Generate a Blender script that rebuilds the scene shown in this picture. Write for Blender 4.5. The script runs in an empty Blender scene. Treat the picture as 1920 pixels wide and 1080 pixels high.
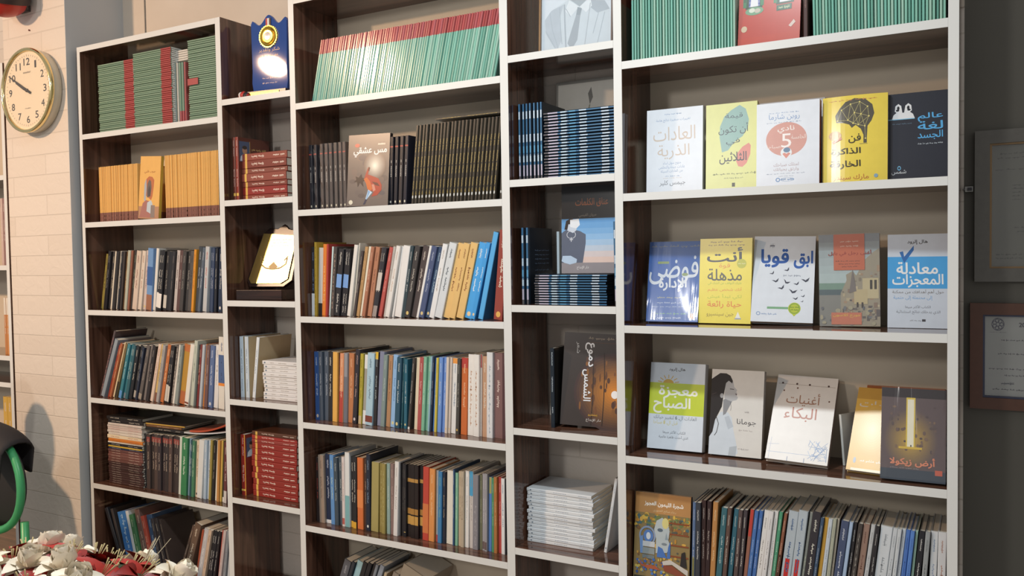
import bpy, bmesh, math, random
from mathutils import Vector, Matrix, Euler
from mathutils.geometry import delaunay_2d_cdt
random.seed(7)
SC = bpy.context.scene
COL = SC.collection
PI = math.pi

# ------------------------------------------------------------------ camera
CAM = Vector((0.81771, -1.99765, 0.50203))
PITCH, ROLL, YAW, FPX = math.radians(-1.98970), math.radians(0.86580), math.radians(29.22571), 1593.97
MC = Matrix.Rotation(YAW, 3, 'Z') @ Matrix.Rotation(PITCH, 3, 'X') @ Matrix.Rotation(ROLL, 3, 'Y')
cd = bpy.data.cameras.new('camera'); cam = bpy.data.objects.new('camera', cd); COL.objects.link(cam)
cd.sensor_width = 36.0; cd.lens = FPX * 36.0 / 1920.0; cd.clip_start = 0.02; cd.clip_end = 60
cam.matrix_world = Matrix.Translation(CAM) @ (MC @ Matrix.Rotation(PI / 2, 3, 'X')).to_4x4()
SC.camera = cam
# ------------------------------------------------------------------ world, lamps, exposure
W = bpy.data.worlds.new('world'); SC.world = W; W.use_nodes = True
bg = W.node_tree.nodes['Background']; bg.inputs[0].default_value = (0.84, 0.83, 0.82, 1); bg.inputs[1].default_value = 0.56
SC.view_settings.view_transform = 'Standard'; SC.view_settings.look = 'None'
SC.view_settings.exposure = -0.2; SC.view_settings.gamma = 1.0; SC.view_settings.use_curve_mapping = False
def lamp(name, loc, power, colour, size, target, spread=PI):
    l = bpy.data.lights.new(name, 'AREA'); l.shape = 'DISK'; l.size = size; l.energy = power; l.color = colour; l.spread = spread
    o = bpy.data.objects.new(name, l); COL.objects.link(o); o.location = loc
    d = Vector(target) - Vector(loc); o.rotation_euler = d.to_track_quat('-Z', 'Y').to_euler()
    return o
lamp('fill_lamp', (-0.10, -1.06, 1.77), 26, (0.93, 0.985, 1.0), 0.13, (-0.10, -1.06, 0))
lamp('fill_lamp', (-2.75, -2.40, 1.79), 80, (1.0, 0.65, 0.40), 0.16, (-2.75, -1.4, 0.30))
lamp('fill_lamp', (-1.2, -4.6, 1.72), 34, (1.0, 0.97, 0.93), 0.45, (0.0, 0.0, 0.3))  # added fill for the room's other lamps, lifts the shelf backs

# ------------------------------------------------------------------ helpers
def ray(u, v): return MC @ Vector(((u - 960) / FPX, 1, (540 - v) / FPX))
def hy(u, v, y):
    d = ray(u, v); return CAM + d * ((y - CAM.y) / d.y)
def hz(u, v, z):
    d = ray(u, v); return CAM + d * ((z - CAM.z) / d.z)
def vpix(x, y, z):
    q = (Vector((x, y, z)) - CAM) @ MC; return 540 - FPX * q.z / q.y
def xat(u, y, z):
    v = 540
    for _ in range(4):
        x = hy(u, v, y).x; v = vpix(x, y, z)
    return x
def lin(h):
    h = h.lstrip('#'); c = [int(h[i:i + 2], 16) / 255 for i in (0, 2, 4)]
    return tuple(a / 12.92 if a <= .04045 else ((a + .055) / 1.055) ** 2.4 for a in c) + (1,)
MATS = {}
def new_mat(name):
    m = bpy.data.materials.new(name); m.use_nodes = True
    return m, m.node_tree.nodes, m.node_tree.links, m.node_tree.nodes['Principled BSDF']
def mat(hexc, rough=.34, metal=0, coat=0, var=.07, scale=40, bump=0):
    """printed or painted surface: a base colour with fine mottling"""
    key = (hexc, rough, metal, coat, var, scale, bump)
    if key in MATS: return MATS[key]
    m, n, l, b = new_mat('surface_' + hexc.strip('#'))
    tc = n.new('ShaderNodeTexCoord'); no = n.new('ShaderNodeTexNoise'); no.inputs['Scale'].default_value = scale; no.inputs['Detail'].default_value = 4
    mx = n.new('ShaderNodeMix'); mx.data_type = 'RGBA'; c = lin(hexc)
    mx.inputs[6].default_value = tuple(x * (1 - var) for x in c[:3]) + (1,); mx.inputs[7].default_value = tuple(min(1, x * (1 + var)) for x in c[:3]) + (1,)
    l.new(tc.outputs['Object'], no.inputs['Vector']); l.new(no.outputs['Fac'], mx.inputs[0]); l.new(mx.outputs[2], b.inputs['Base Color'])
    b.inputs['Roughness'].default_value = rough; b.inputs['Metallic'].default_value = metal; b.inputs['Coat Weight'].default_value = coat; b.inputs['Coat Roughness'].default_value = .08
    if bump:
        bp = n.new('ShaderNodeBump'); bp.inputs['Strength'].default_value = bump; bp.inputs['Distance'].default_value = .004
        l.new(no.outputs['Fac'], bp.inputs['Height']); l.new(bp.outputs[0], b.inputs['Normal'])
    MATS[key] = m; return m
def wood_mat(name, dark, light, rough, axis='Z', spec=.5):
    m, n, l, b = new_mat(name)
    tc = n.new('ShaderNodeTexCoord'); mp = n.new('ShaderNodeMapping'); l.new(tc.outputs['Object'], mp.inputs[0])
    mp.inputs['Scale'].default_value = {'Z': (14, 14, .7), 'X': (.7, 14, 14)}[axis]
    no = n.new('ShaderNodeTexNoise'); no.inputs['Scale'].default_value = 2.2; no.inputs['Detail'].default_value = 6; no.inputs['Distortion'].default_value = 1.2
    l.new(mp.outputs[0], no.inputs['Vector'])
    cr = n.new('ShaderNodeValToRGB'); cr.color_ramp.elements[0].position = .35; cr.color_ramp.elements[1].position = .68
    cr.color_ramp.elements[0].color = lin(dark); cr.color_ramp.elements[1].color = lin(light)
    l.new(no.outputs['Fac'], cr.inputs[0]); l.new(cr.outputs[0], b.inputs['Base Color'])
    b.inputs['Roughness'].default_value = rough; b.inputs['Specular IOR Level'].default_value = spec
    return m
M_WOODV = wood_mat('dark_walnut_laminate_upright', '#3e281e', '#725040', .10, 'Z', .8)
M_WOODH = wood_mat('dark_walnut_laminate_board', '#3e281e', '#725040', .10, 'X', .8)
M_EDGE = mat('#dadcda', .32, var=.03, scale=6)
M_BACK = mat('#d2c5b0', .5, var=.08, scale=5)
M_PAGE = mat('#dcd6c6', .8, var=.05, scale=120)
M_PAGEW = mat('#e9e8e4', .8, var=.04, scale=120)
M_PAGEY = mat('#c9b98f', .8, var=.06, scale=120)

def brick_mat():
    m, n, l, b = new_mat('white_foam_brick')
    tc = n.new('ShaderNodeTexCoord'); mp = n.new('ShaderNodeMapping'); l.new(tc.outputs['Object'], mp.inputs[0]); mp.inputs['Rotation'].default_value = (PI / 2, 0, 0)
    br = n.new('ShaderNodeTexBrick'); l.new(mp.outputs[0], br.inputs['Vector'])
    br.inputs['Scale'].default_value = 1; br.inputs['Brick Width'].default_value = .42; br.inputs['Row Height'].default_value = .077; br.inputs['Mortar Size'].default_value = .0026; br.inputs['Mortar Smooth'].default_value = .6
    br.inputs['Color1'].default_value = lin('#dcd3c8'); br.inputs['Color2'].default_value = lin('#d6ccc0'); br.inputs['Mortar'].default_value = lin('#d0c7bb')
    no = n.new('ShaderNodeTexNoise'); no.inputs['Scale'].default_value = 19; no.inputs['Detail'].default_value = 3; no.inputs['Distortion'].default_value = 1.5; l.new(tc.outputs['Object'], no.inputs['Vector'])
    ad = n.new('ShaderNodeMath'); ad.operation = 'MULTIPLY_ADD'; ad.inputs[1].default_value = -1.3; l.new(br.outputs['Fac'], ad.inputs[0]); l.new(no.outputs['Fac'], ad.inputs[2])
    bp = n.new('ShaderNodeBump'); bp.inputs['Strength'].default_value = .4; bp.inputs['Distance'].default_value = .005; l.new(ad.outputs[0], bp.inputs['Height'])
    l.new(br.outputs['Color'], b.inputs['Base Color']); l.new(bp.outputs[0], b.inputs['Normal']); b.inputs['Roughness'].default_value = .6
    return m
M_BRICK = brick_mat()
def clear_mat(name, wrinkle=0, tint=(1, 1, 1, 1), scale=14, refl=.12, rough=.08):
    m = bpy.data.materials.new(name); m.use_nodes = True; n = m.node_tree.nodes; l = m.node_tree.links; n.clear()
    out = n.new('ShaderNodeOutputMaterial'); mx = n.new('ShaderNodeMixShader'); tr = n.new('ShaderNodeBsdfTransparent'); gl = n.new('ShaderNodeBsdfGlossy')
    tr.inputs[0].default_value = tint; gl.inputs['Roughness'].default_value = rough
    fr = n.new('ShaderNodeFresnel'); ge = n.new('ShaderNodeNewGeometry'); io = n.new('ShaderNodeMapRange'); io.inputs['To Min'].default_value = 1.45; io.inputs['To Max'].default_value = 1 / 1.45      # a thin film: the same from both sides
    l.new(ge.outputs['Backfacing'], io.inputs['Value']); l.new(io.outputs[0], fr.inputs[0])
    ad = n.new('ShaderNodeMath'); ad.operation = 'ADD'; ad.inputs[1].default_value = refl - .04; l.new(fr.outputs[0], ad.inputs[0])
    l.new(ad.outputs[0], mx.inputs[0]); l.new(tr.outputs[0], mx.inputs[1]); l.new(gl.outputs[0], mx.inputs[2]); l.new(mx.outputs[0], out.inputs[0])
    tc = n.new('ShaderNodeTexCoord'); mp = n.new('ShaderNodeMapping'); mp.inputs['Rotation'].default_value = (0, .7, 0); mp.inputs['Scale'].default_value = (6, 1, .45)
    no = n.new('ShaderNodeTexNoise'); no.inputs['Scale'].default_value = scale; no.inputs['Detail'].default_value = 3; no.inputs['Distortion'].default_value = 1.0
    l.new(tc.outputs['Object'], mp.inputs[0]); l.new(mp.outputs[0], no.inputs['Vector'])
    bp = n.new('ShaderNodeBump'); bp.inputs['Strength'].default_value = wrinkle; bp.inputs['Distance'].default_value = .01
    l.new(no.outputs['Fac'], bp.inputs['Height']); l.new(bp.outputs[0], gl.inputs['Normal']); l.new(bp.outputs[0], fr.inputs['Normal'])
    return m
M_WRAP = clear_mat('clear_shrink_wrap', .3, scale=3, refl=.07, rough=.1)
M_GLASS = clear_mat('clear_glass', 0, refl=.06, rough=.02)

def mesh_obj(name, verts, faces, mats, fm=None, parent=None, smooth=False):
    me = bpy.data.meshes.new(name); me.from_pydata([tuple(v) for v in verts], [], faces)
    for m in mats: me.materials.append(m)
    if fm: me.polygons.foreach_set('material_index', fm)
    if smooth: me.polygons.foreach_set('use_smooth', [True] * len(me.polygons))
    me.update()
    o = bpy.data.objects.new(name, me); COL.objects.link(o)
    if parent: o.parent = parent
    return o
class MB:
    """collects shapes into one mesh with several materials"""
    def __init__(s): s.v = []; s.f = []; s.m = []; s.mats = []
    def mi(s, m):
        if m not in s.mats: s.mats.append(m)
        return s.mats.index(m)
    def add(s, vs, fs, m):
        k = len(s.v); s.v += [Vector(v) for v in vs]; i = s.mi(m)
        for f in fs: s.f.append([k + a for a in f]); s.m.append(i)
    def box(s, a, b, m, front=None, bev=0):
        x0, y0, z0 = a; x1, y1, z1 = b
        vs = [(x0, y0, z0), (x1, y0, z0), (x1, y1, z0), (x0, y1, z0), (x0, y0, z1), (x1, y0, z1), (x1, y1, z1), (x0, y1, z1)]
        fs = [(3, 2, 1, 0), (4, 5, 6, 7), (1, 2, 6, 5), (2, 3, 7, 6), (3, 0, 4, 7)]
        s.add(vs, fs, m); k = len(s.v) - 8; s.f.append([k, k + 1, k + 5, k + 4]); s.m.append(s.mi(front or m))
    def prism(s, pts, z0, z1, m, axis='z'):
        n = len(pts)
        q = (lambda p, z: (p[0], p[1], z)) if axis == 'z' else ((lambda p, z: (p[0], z, p[1])) if axis == 'y' else (lambda p, z: (z, p[0], p[1])))
        vs = [q(p, z0) for p in pts] + [q(p, z1) for p in pts]
        fs = [list(range(n)), list(range(2 * n - 1, n - 1, -1))] + [[i, i + n, (i + 1) % n + n, (i + 1) % n] for i in range(n)]
        s.add(vs, fs, m)
    def tube(s, pts, r, m, seg=8, closed=False):
        pts = [Vector(p) for p in pts]; n = len(pts); rs = r if isinstance(r, (list, tuple)) else [r] * n; vs = []; fs = []
        for i, p in enumerate(pts):
            t = ((pts[(i + 1) % n] if closed or i < n - 1 else p) - (pts[i - 1] if closed or i > 0 else p)).normalized()
            a = (t.cross(Vector((0, 0, 1)) if abs(t.z) < .9 else Vector((1, 0, 0))) if i == 0 else a - t * a.dot(t)).normalized(); b = t.cross(a)
            for k in range(seg):
                w = 2 * PI * k / seg; vs.append(p + (a * math.cos(w) + b * math.sin(w)) * rs[i])
        for i in range(n if closed else n - 1):
            j = (i + 1) % n
            for k in range(seg): fs.append([i * seg + k, i * seg + (k + 1) % seg, j * seg + (k + 1) % seg, j * seg + k])
        if not closed: fs += [list(range(seg))[::-1], [(n - 1) * seg + k for k in range(seg)]]
        s.add(vs, fs, m)
    def lathe(s, prof, m, seg=32, axis='z', org=(0, 0, 0)):
        vs = []; fs = []; n = len(prof); o = Vector(org)
        for k in range(seg):
            w = 2 * PI * k / seg; c, d = math.cos(w), math.sin(w)
            for r, h in prof: vs.append(o + (Vector((r * c, r * d, h)) if axis == 'z' else Vector((r * c, -h, r * d))))
        for k in range(seg):
            k2 = (k + 1) % seg
            for i in range(n - 1): fs.append([k * n + i, k * n + i + 1, k2 * n + i + 1, k2 * n + i] if axis == 'y' else [k * n + i, k2 * n + i, k2 * n + i + 1, k * n + i + 1])
        s.add(vs, fs, m)
    def grid(s, fn, nu, nv, m):
        vs = [fn(i / nu, j / nv) for j in range(nv + 1) for i in range(nu + 1)]
        fs = [[j * (nu + 1) + i, j * (nu + 1) + i + 1, (j + 1) * (nu + 1) + i + 1, (j + 1) * (nu + 1) + i] for j in range(nv) for i in range(nu)]
        s.add(vs, fs, m)
    def build(s, name, parent=None, smooth=False): return mesh_obj(name, s.v, s.f, s.mats, s.m, parent, smooth)
def bevel(o, w=.001, seg=2):
    b = o.modifiers.new('soft_edges', 'BEVEL'); b.width = w; b.segments = seg; b.limit_method = 'ANGLE'; return o
LABELS = {}
def tag(o, label=None, cat=None, group=None, kind=None):
    if label: o['label'] = label
    if cat: o['category'] = cat
    if group: o['group'] = group
    if kind: o['kind'] = kind
    return o
def empty(name, loc=(0, 0, 0), rot=(0, 0, 0)):
    o = bpy.data.objects.new(name, None); o.empty_display_size = .02; COL.objects.link(o); o.location = loc; o.rotation_euler = rot; return o
def thing(name, label, cat, loc=(0, 0, 0), rot=(0, 0, 0), group=None): return tag(empty(name, loc, rot), label, cat, group)
def copy_tree(o, parent=None):
    c = o.copy(); COL.objects.link(c)
    if parent: c.parent = parent
    for ch in list(o.children): copy_tree(ch, c)
    return c

# ------------------------------------------------------------------ Arabic lettering (joined forms) and text outlines
_A = {'ا': (0xFE8D, 2), 'ب': (0xFE8F, 4), 'ة': (0xFE93, 2), 'ت': (0xFE95, 4), 'ث': (0xFE99, 4), 'ج': (0xFE9D, 4), 'ح': (0xFEA1, 4), 'خ': (0xFEA5, 4), 'د': (0xFEA9, 2), 'ذ': (0xFEAB, 2), 'ر': (0xFEAD, 2), 'ز': (0xFEAF, 2),
      'س': (0xFEB1, 4), 'ش': (0xFEB5, 4), 'ص': (0xFEB9, 4), 'ض': (0xFEBD, 4), 'ط': (0xFEC1, 4), 'ظ': (0xFEC5, 4), 'ع': (0xFEC9, 4), 'غ': (0xFECD, 4), 'ف': (0xFED1, 4), 'ق': (0xFED5, 4), 'ك': (0xFED9, 4), 'ل': (0xFEDD, 4),
      'م': (0xFEE1, 4), 'ن': (0xFEE5, 4), 'ه': (0xFEE9, 4), 'و': (0xFEED, 2), 'ى': (0xFEEF, 2), 'ي': (0xFEF1, 4), 'ء': (0xFE80, 1), 'آ': (0xFE81, 2), 'أ': (0xFE83, 2), 'ؤ': (0xFE85, 2), 'إ': (0xFE87, 2), 'ئ': (0xFE89, 4),
      'لآ': (0xFEF5, 2), 'لأ': (0xFEF7, 2), 'لإ': (0xFEF9, 2), 'لا': (0xFEFB, 2)}
def shape(s):
    if not any(c in _A for c in s): return s
    t = []; i = 0
    while i < len(s):
        if s[i:i + 2] in _A: t.append(s[i:i + 2]); i += 2
        else: t.append(s[i]); i += 1
    out = []
    for k, c in enumerate(t):
        if c not in _A: out.append(c); continue
        base, n = _A[c]
        prev = k > 0 and t[k - 1] in _A and _A[t[k - 1]][1] == 4 and n > 1
        nxt = n == 4 and k + 1 < len(t) and t[k + 1] in _A and _A[t[k + 1]][1] > 1
        out.append(chr(base + (3 if prev and nxt else 2 if nxt else 1 if prev else 0)))
    return ''.join(reversed(out))
_TX = {}
def text_mesh(s, bold=.0, res=3):
    """outline of a piece of lettering scaled to the unit square; filled wherever an outline winds round, so crossing strokes stay solid"""
    key = (s, bold)
    if key in _TX: return _TX[key]
    c = bpy.data.curves.new('lettering', 'FONT'); c.body = shape(s); c.size = 1; c.resolution_u = res; c.fill_mode = 'NONE'
    o = bpy.data.objects.new('lettering', c); COL.objects.link(o); bpy.context.view_layer.update()
    ev = o.evaluated_get(bpy.context.evaluated_depsgraph_get()); me = ev.to_mesh()
    co = [(v.co.x, v.co.y) for v in me.vertices]; nb = {}
    for e in me.edges:
        p, q = e.vertices; nb.setdefault(p, []).append(q); nb.setdefault(q, []).append(p)
    ev.to_mesh_clear(); bpy.data.objects.remove(o); bpy.data.curves.remove(c)
    loops = []; done = set()
    for st in sorted(nb):
        if st in done: continue
        lp = [st]; done.add(st); cur = st
        while True:
            n = [q for q in nb[cur] if q not in done]
            if not n: break
            cur = min(n, key=lambda q: abs(q - cur)); lp.append(cur); done.add(cur)
        if len(lp) > 2:
            L = [co[i] for i in lp]; L = [p for i, p in enumerate(L) if abs(p[0] - L[i - 1][0]) + abs(p[1] - L[i - 1][1]) > 1e-5]
            # the vertex order of the curve keeps the winding
            if len(lp) > 2 and lp[1] == max(lp): L = [L[0]] + L[:0:-1]
            loops.append(L)
    area = lambda L: sum(L[i - 1][0] * L[i][1] - L[i][0] * L[i - 1][1] for i in range(len(L))) / 2
    ars = [area(L) for L in loops]; sg = 1 if max(ars, key=abs) > 0 else -1
    def grow(L):
        if not bold: return L
        out = []
        for i, p in enumerate(L):
            a, b = L[i - 1], L[(i + 1) % len(L)]; d = Vector((b[0] - a[0], b[1] - a[1]))
            if d.length < 1e-6: out.append(p); continue
            d.normalize(); out.append((p[0] + d.y * bold * sg, p[1] - d.x * bold * sg))
        return out
    loops = [grow(L) for L in loops]; boxes = [(min(p[0] for p in L), max(p[0] for p in L), min(p[1] for p in L), max(p[1] for p in L)) for L in loops]
    pts = []; ed = []
    for L in loops:
        k = len(pts); pts += [Vector(p) for p in L]; ed += [(k + i, k + (i + 1) % len(L)) for i in range(len(L))]
    cv, _, cf = delaunay_2d_cdt(pts, ed, [], 0, 1e-6)[:3]
    def winding(x, y):
        w = 0
        for L, (bx0, bx1, by0, by1) in zip(loops, boxes):
            if not (bx0 < x < bx1 and by0 < y < by1): continue
            x1, y1 = L[-1]
            for x2, y2 in L:
                if (y1 > y) != (y2 > y) and x < (x2 - x1) * (y - y1) / (y2 - y1) + x1: w += 1 if y2 > y1 else -1
                x1, y1 = x2, y2
        return w
    vs = [(p.x, p.y) for p in cv]; fs = []
    for f in cf:
        f = list(f); (ax, ay), (bx, by), (cx_, cy_) = (vs[i] for i in f[:3])
        if winding((ax + bx + cx_) / 3, (ay + by + cy_) / 3): fs.append(f if (bx - ax) * (cy_ - ay) - (cx_ - ax) * (by - ay) > 0 else f[::-1])
    x0 = min(v[0] for v in vs); x1 = max(v[0] for v in vs); y0 = min(v[1] for v in vs); y1 = max(v[1] for v in vs)
    r = ([((a - x0) / (x1 - x0), (b - y0) / (y1 - y0)) for a, b in vs], fs, 0); _TX[key] = r; return r
class Art:
    """flat print on a surface P(u, v, layer): rectangles, outlines, lettering, each call one ink layer"""
    def __init__(s, mb, P, asp=1.0, rough=.34, bend=False): s.b = mb; s.P = P; s.l = 0; s.asp = asp; s.rough = rough; s.bend = bend
    def ink(s, c): return mat(c, s.rough) if isinstance(c, str) else c
    def poly(s, pts, c, raw=None):
        if s.bend and raw is None and len(pts) > 2:          # on a bent cover the ink follows the curve
            n = len(pts); us = [p[0] for p in pts]; vs_ = [p[1] for p in pts]; u0, u1, v0, v1 = min(us), max(us), min(vs_), max(vs_)
            nu = max(1, int((u1 - u0) / .05)); grid = [Vector((u0 + (u1 - u0) * i / nu, v0 + (v1 - v0) * j / 6)) for i in range(1, nu) for j in range(7)]
            cv, _, cf = delaunay_2d_cdt([Vector(p) for p in pts] + grid, [(i, (i + 1) % n) for i in range(n)], [], 0, 1e-6)[:3]
            def isin(x, y):
                r = False
                for i in range(n):
                    (x1, y1), (x2, y2) = pts[i - 1], pts[i]
                    if (y1 > y) != (y2 > y) and x < (x2 - x1) * (y - y1) / (y2 - y1) + x1: r = not r
                return r
            raw = [list(f) for f in cf if isin(sum(cv[i].x for i in f) / len(f), sum(cv[i].y for i in f) / len(f))]; pts = [(p.x, p.y) for p in cv]
        s.l += 1; s.b.add([s.P(u, v, s.l) for u, v in pts], raw or [list(range(len(pts)))], s.ink(c)); return s
    def rect(s, u0, v0, u1, v1, c, n=1):
        s.l += 1
        vs = [s.P(u0 + (u1 - u0) * i / n, v, s.l) for v in (v0, v1) for i in range(n + 1)]
        s.b.add(vs, [[i, i + 1, n + 2 + i, n + 1 + i] for i in range(n)], s.ink(c)); return s
    def ell(s, cu, cv, ru, rv, c, n=28, a0=0, a1=2 * PI):
        return s.poly([(cu + ru * math.cos(a0 + (a1 - a0) * i / n), cv + rv * math.sin(a0 + (a1 - a0) * i / n)) for i in range(n if a1 - a0 > 6.2 else n + 1)], c)
    def glow(s, cu, cv, ru, rv, c0, c1, n=14, umax=1.0):
        """printed glow or inked glare fading from c1 at the middle to c0 at its rim"""
        h = lambda c: [int(c[i:i + 2], 16) for i in (1, 3, 5)]; a, b = h(c0), h(c1)
        for k in range(n):
            f = (k + .5) / n; g = 1 - k / n
            s.poly([(min(umax, cu + ru * g * math.cos(2 * PI * i / 30)), cv + rv * g * math.sin(2 * PI * i / 30)) for i in range(30)], '#%02x%02x%02x' % tuple(int(x + (y - x) * f) for x, y in zip(a, b)))
        return s
    def ring(s, cu, cv, ru, rv, w, c, n=28):
        pts = [(cu + ru * k * math.cos(2 * PI * i / n), cv + rv * k * math.sin(2 * PI * i / n)) for k in (1, 1 - w) for i in range(n)]
        return s.poly(pts, c, [[i, (i + 1) % n, n + (i + 1) % n, n + i] for i in range(n)])
    def line(s, pts, w, c):
        """stroke of width w (in u) along pts"""
        if s.bend: pts = [(a[0] + (b[0] - a[0]) * k / 5, a[1] + (b[1] - a[1]) * k / 5) for a, b in zip(pts, pts[1:]) for k in range(5)] + [pts[-1]]
        vs = []; fs = []
        for i, (u, v) in enumerate(pts):
            a = pts[max(i - 1, 0)]; b = pts[min(i + 1, len(pts) - 1)]; du = b[0] - a[0]; dv = (b[1] - a[1]) * s.asp; L = math.hypot(du, dv) or 1
            vs += [(u - dv / L * w / 2, v + du / L * w / 2 / s.asp), (u + dv / L * w / 2, v - du / L * w / 2 / s.asp)]
            if i: fs.append([2 * i - 2, 2 * i - 1, 2 * i + 1, 2 * i])
        return s.poly(vs, c, fs)
    def text(s, t, u0, u1, v0, v1, c, bold=.0, rot=False):
        vs, fs, _ = text_mesh(t, bold)
        if rot: pts = [(u0 + (u1 - u0) * y, v1 - (v1 - v0) * x) for x, y in vs]       # runs downwards
        else: pts = [(u0 + (u1 - u0) * x, v0 + (v1 - v0) * y) for x, y in vs]
        return s.poly(pts, c, fs)
    def scrawl(s, u0, u1, v0, v1, c, words=4, seed=0, vert=False):
        """a line of lettering too small to read: broken strokes with ticks"""
        rnd = random.Random(seed * 77 + int(u0 * 999) + int(v0 * 991)); pts = []; fs = []
        def q(a0, a1, b0, b1):
            k = len(pts)
            for a, b in ((a0, b0), (a1, b0), (a1, b1), (a0, b1)):
                pts.append((u0 + (u1 - u0) * b, v0 + (v1 - v0) * (1 - a)) if vert else (u0 + (u1 - u0) * a, v0 + (v1 - v0) * b))
            fs.append([k, k + 1, k + 2, k + 3])
        x = 0.0; ws = [rnd.uniform(.6, 1.4) for _ in range(words)]; tot = sum(ws) + .22 * (words - 1)
        for w in ws:
            w /= tot; q(x, x + w, .34, .54); n = max(2, int(w * 16))
            for i in range(n):
                a = x + w * (i + rnd.uniform(.1, .5)) / n; k = rnd.random(); b = min(w / n * .38, .03)
                if k < .45: q(a, a + b, .5, rnd.uniform(.7, 1))
                elif k < .75: q(a, a + b, rnd.uniform(0, .2), .36)
                else: q(a, a + b * 1.2, rnd.choice((.02, .78)), rnd.choice((.18, .95)))
            x += w + .22 / tot
        return s.poly(pts, c, fs)

# ------------------------------------------------------------------ room
FLOOR_Z = -1.05; D = 0.21; T = 0.019; WALL_Y = 0.226; PIL_Y = -0.025; PIL_X = -2.163
def wall_paint():
    m, n, l, b = new_mat('cream_plaster')
    tc = n.new('ShaderNodeTexCoord'); no = n.new('ShaderNodeTexNoise'); no.inputs['Scale'].default_value = 3; no.inputs['Detail'].default_value = 8
    cr = n.new('ShaderNodeValToRGB'); cr.color_ramp.elements[0].color = lin('#c9bdae'); cr.color_ramp.elements[1].color = lin('#d8cdbf'); cr.color_ramp.elements[0].position = .3; cr.color_ramp.elements[1].position = .7
    bp = n.new('ShaderNodeBump'); bp.inputs['Strength'].default_value = .12; bp.inputs['Distance'].default_value = .004
    l.new(tc.outputs['Object'], no.inputs['Vector']); l.new(no.outputs['Fac'], cr.inputs[0]); l.new(cr.outputs[0], b.inputs['Base Color']); l.new(no.outputs['Fac'], bp.inputs['Height']); l.new(bp.outputs[0], b.inputs['Normal'])
    b.inputs['Roughness'].default_value = .6; return m
M_PLASTER = wall_paint()
M_PILLAR_SIDE = mat('#c2c4c4', .6, var=.06, scale=4)
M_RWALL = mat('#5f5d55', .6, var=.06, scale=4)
def struct(name, mb): return tag(mb.build(name), kind='structure')
b = MB(); b.box((-3.6, WALL_Y, FLOOR_Z), (.77, WALL_Y + .1, 1.75), M_BRICK); struct('wall_back', b)
b = MB(); b.box((-2.163, WALL_Y - .006, 1.06), (.77, WALL_Y - .0005, 1.75), M_PLASTER); struct('trim_plaster_band', b)
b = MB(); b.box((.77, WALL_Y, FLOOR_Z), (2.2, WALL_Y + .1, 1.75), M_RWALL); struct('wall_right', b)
b = MB(); b.box((-2.557, PIL_Y, FLOOR_Z), (PIL_X - .002, WALL_Y + .1, 1.75), M_BRICK); b.box((PIL_X - .002, PIL_Y, FLOOR_Z), (PIL_X, WALL_Y + .1, 1.75), M_PILLAR_SIDE); struct('wall_pillar', b)
b = MB(); b.box((-4.2, -3.2, FLOOR_Z - .05), (2.4, WALL_Y + .1, FLOOR_Z), mat('#8d8377', .35, var=.1, scale=3)); struct('floor', b)
b = MB(); b.tube([(-2.03, WALL_Y - .009, 1.33), (-2.03, WALL_Y - .009, 1.75)], .0022, mat('#8a857c', .6)); tag(b.build('wall_cable'), 'thin grey cable running up the plaster wall above the bookcase beside the pillar', 'cable')

# ------------------------------------------------------------------ bookcases
XS = dict(Alo=-2.1368, Ali=-2.1197, Ari=-1.4061, Aro=-1.3837, Clo=-1.0828, Cli=-1.061, Cri=-.3271, Cro=-.3026, Elo=0.0, Eli=.0218, Eri=.745, Ero=.7652)
ZS = dict(A=[1.3085, .9859, .6597, .3335, .0044, -.3195, -.645], B=[None, 1.038, .7074, .3771, .0487, -.2815, -.61], C=[1.3183, .9933, .6631, .3305, -.0031, -.3302, -.66], D=[None, 1.0429, .7123, .3768, .0438, -.2847, -.615], E=[1.3183, .9871, .6598, .3298, 0.0, -.33, -.66])
NTH = ['first'] + ['second', 'third', 'fourth', 'fifth', 'sixth', 'seventh', 'eighth', 'ninth', 'tenth', 'eleventh', 'twelfth', 'thirteenth', 'fourteenth', 'fifteenth', 'sixteenth', 'seventeenth', 'eighteenth', 'nineteenth', 'twentieth', 'twenty-first', 'twenty-second', 'twenty-third', 'twenty-fourth']
UNIT = dict(A='pillar bookcase', B='plaque shelves', C='middle bookcase', D='portrait shelves', E='display bookcase')
ORD = ['top', 'second', 'third', 'fourth', 'fifth', 'sixth', 'seventh', 'eighth', 'ninth', 'tenth', 'eleventh', 'twelfth', 'thirteenth', 'fourteenth', 'fifteenth', 'sixteenth', 'seventeenth', 'eighteenth', 'nineteenth', 'twentieth', 'twenty-first', 'twenty-second', 'twenty-third', 'twenty-fourth']
def part(mb, name, root, smooth=False):
    for v in mb.v: v -= root.location
    return mb.build(name, root, smooth)
def bookcase(k, x0, xi0, xi1, x1, label):
    z = ZS[k]; r = thing('bookcase', label, 'bookcase', ((x0 + x1) / 2, 0, FLOOR_Z))
    for a, c in ((x0, xi0), (xi1, x1)):
        m = MB(); m.box((a, 0, FLOOR_Z), (c, D, z[0]), M_WOODV, M_EDGE); part(m, 'side_panel', r)
    e = .0002
    m = MB(); m.box((xi0 + e, 0, z[0] - T), (xi1 - e, D, z[0]), M_WOODH, M_EDGE); part(m, 'top_panel', r)
    for zz in z[1:]:
        m = MB(); m.box((xi0 + e, 0, zz - T), (xi1 - e, D - .006, zz), M_WOODH, M_EDGE); part(m, 'shelf', r)
    m = MB(); m.box((xi0 + e, 0, FLOOR_Z), (xi1 - e, D - .006, FLOOR_Z + .07), M_WOODH, M_EDGE); part(m, 'plinth', r)
    m = MB(); m.box((xi0 + e, D - .0055, FLOOR_Z + .071), (xi1 - e, D - .0005, z[0] - T - e), M_BACK); part(m, 'back_panel', r)
    return r
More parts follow.
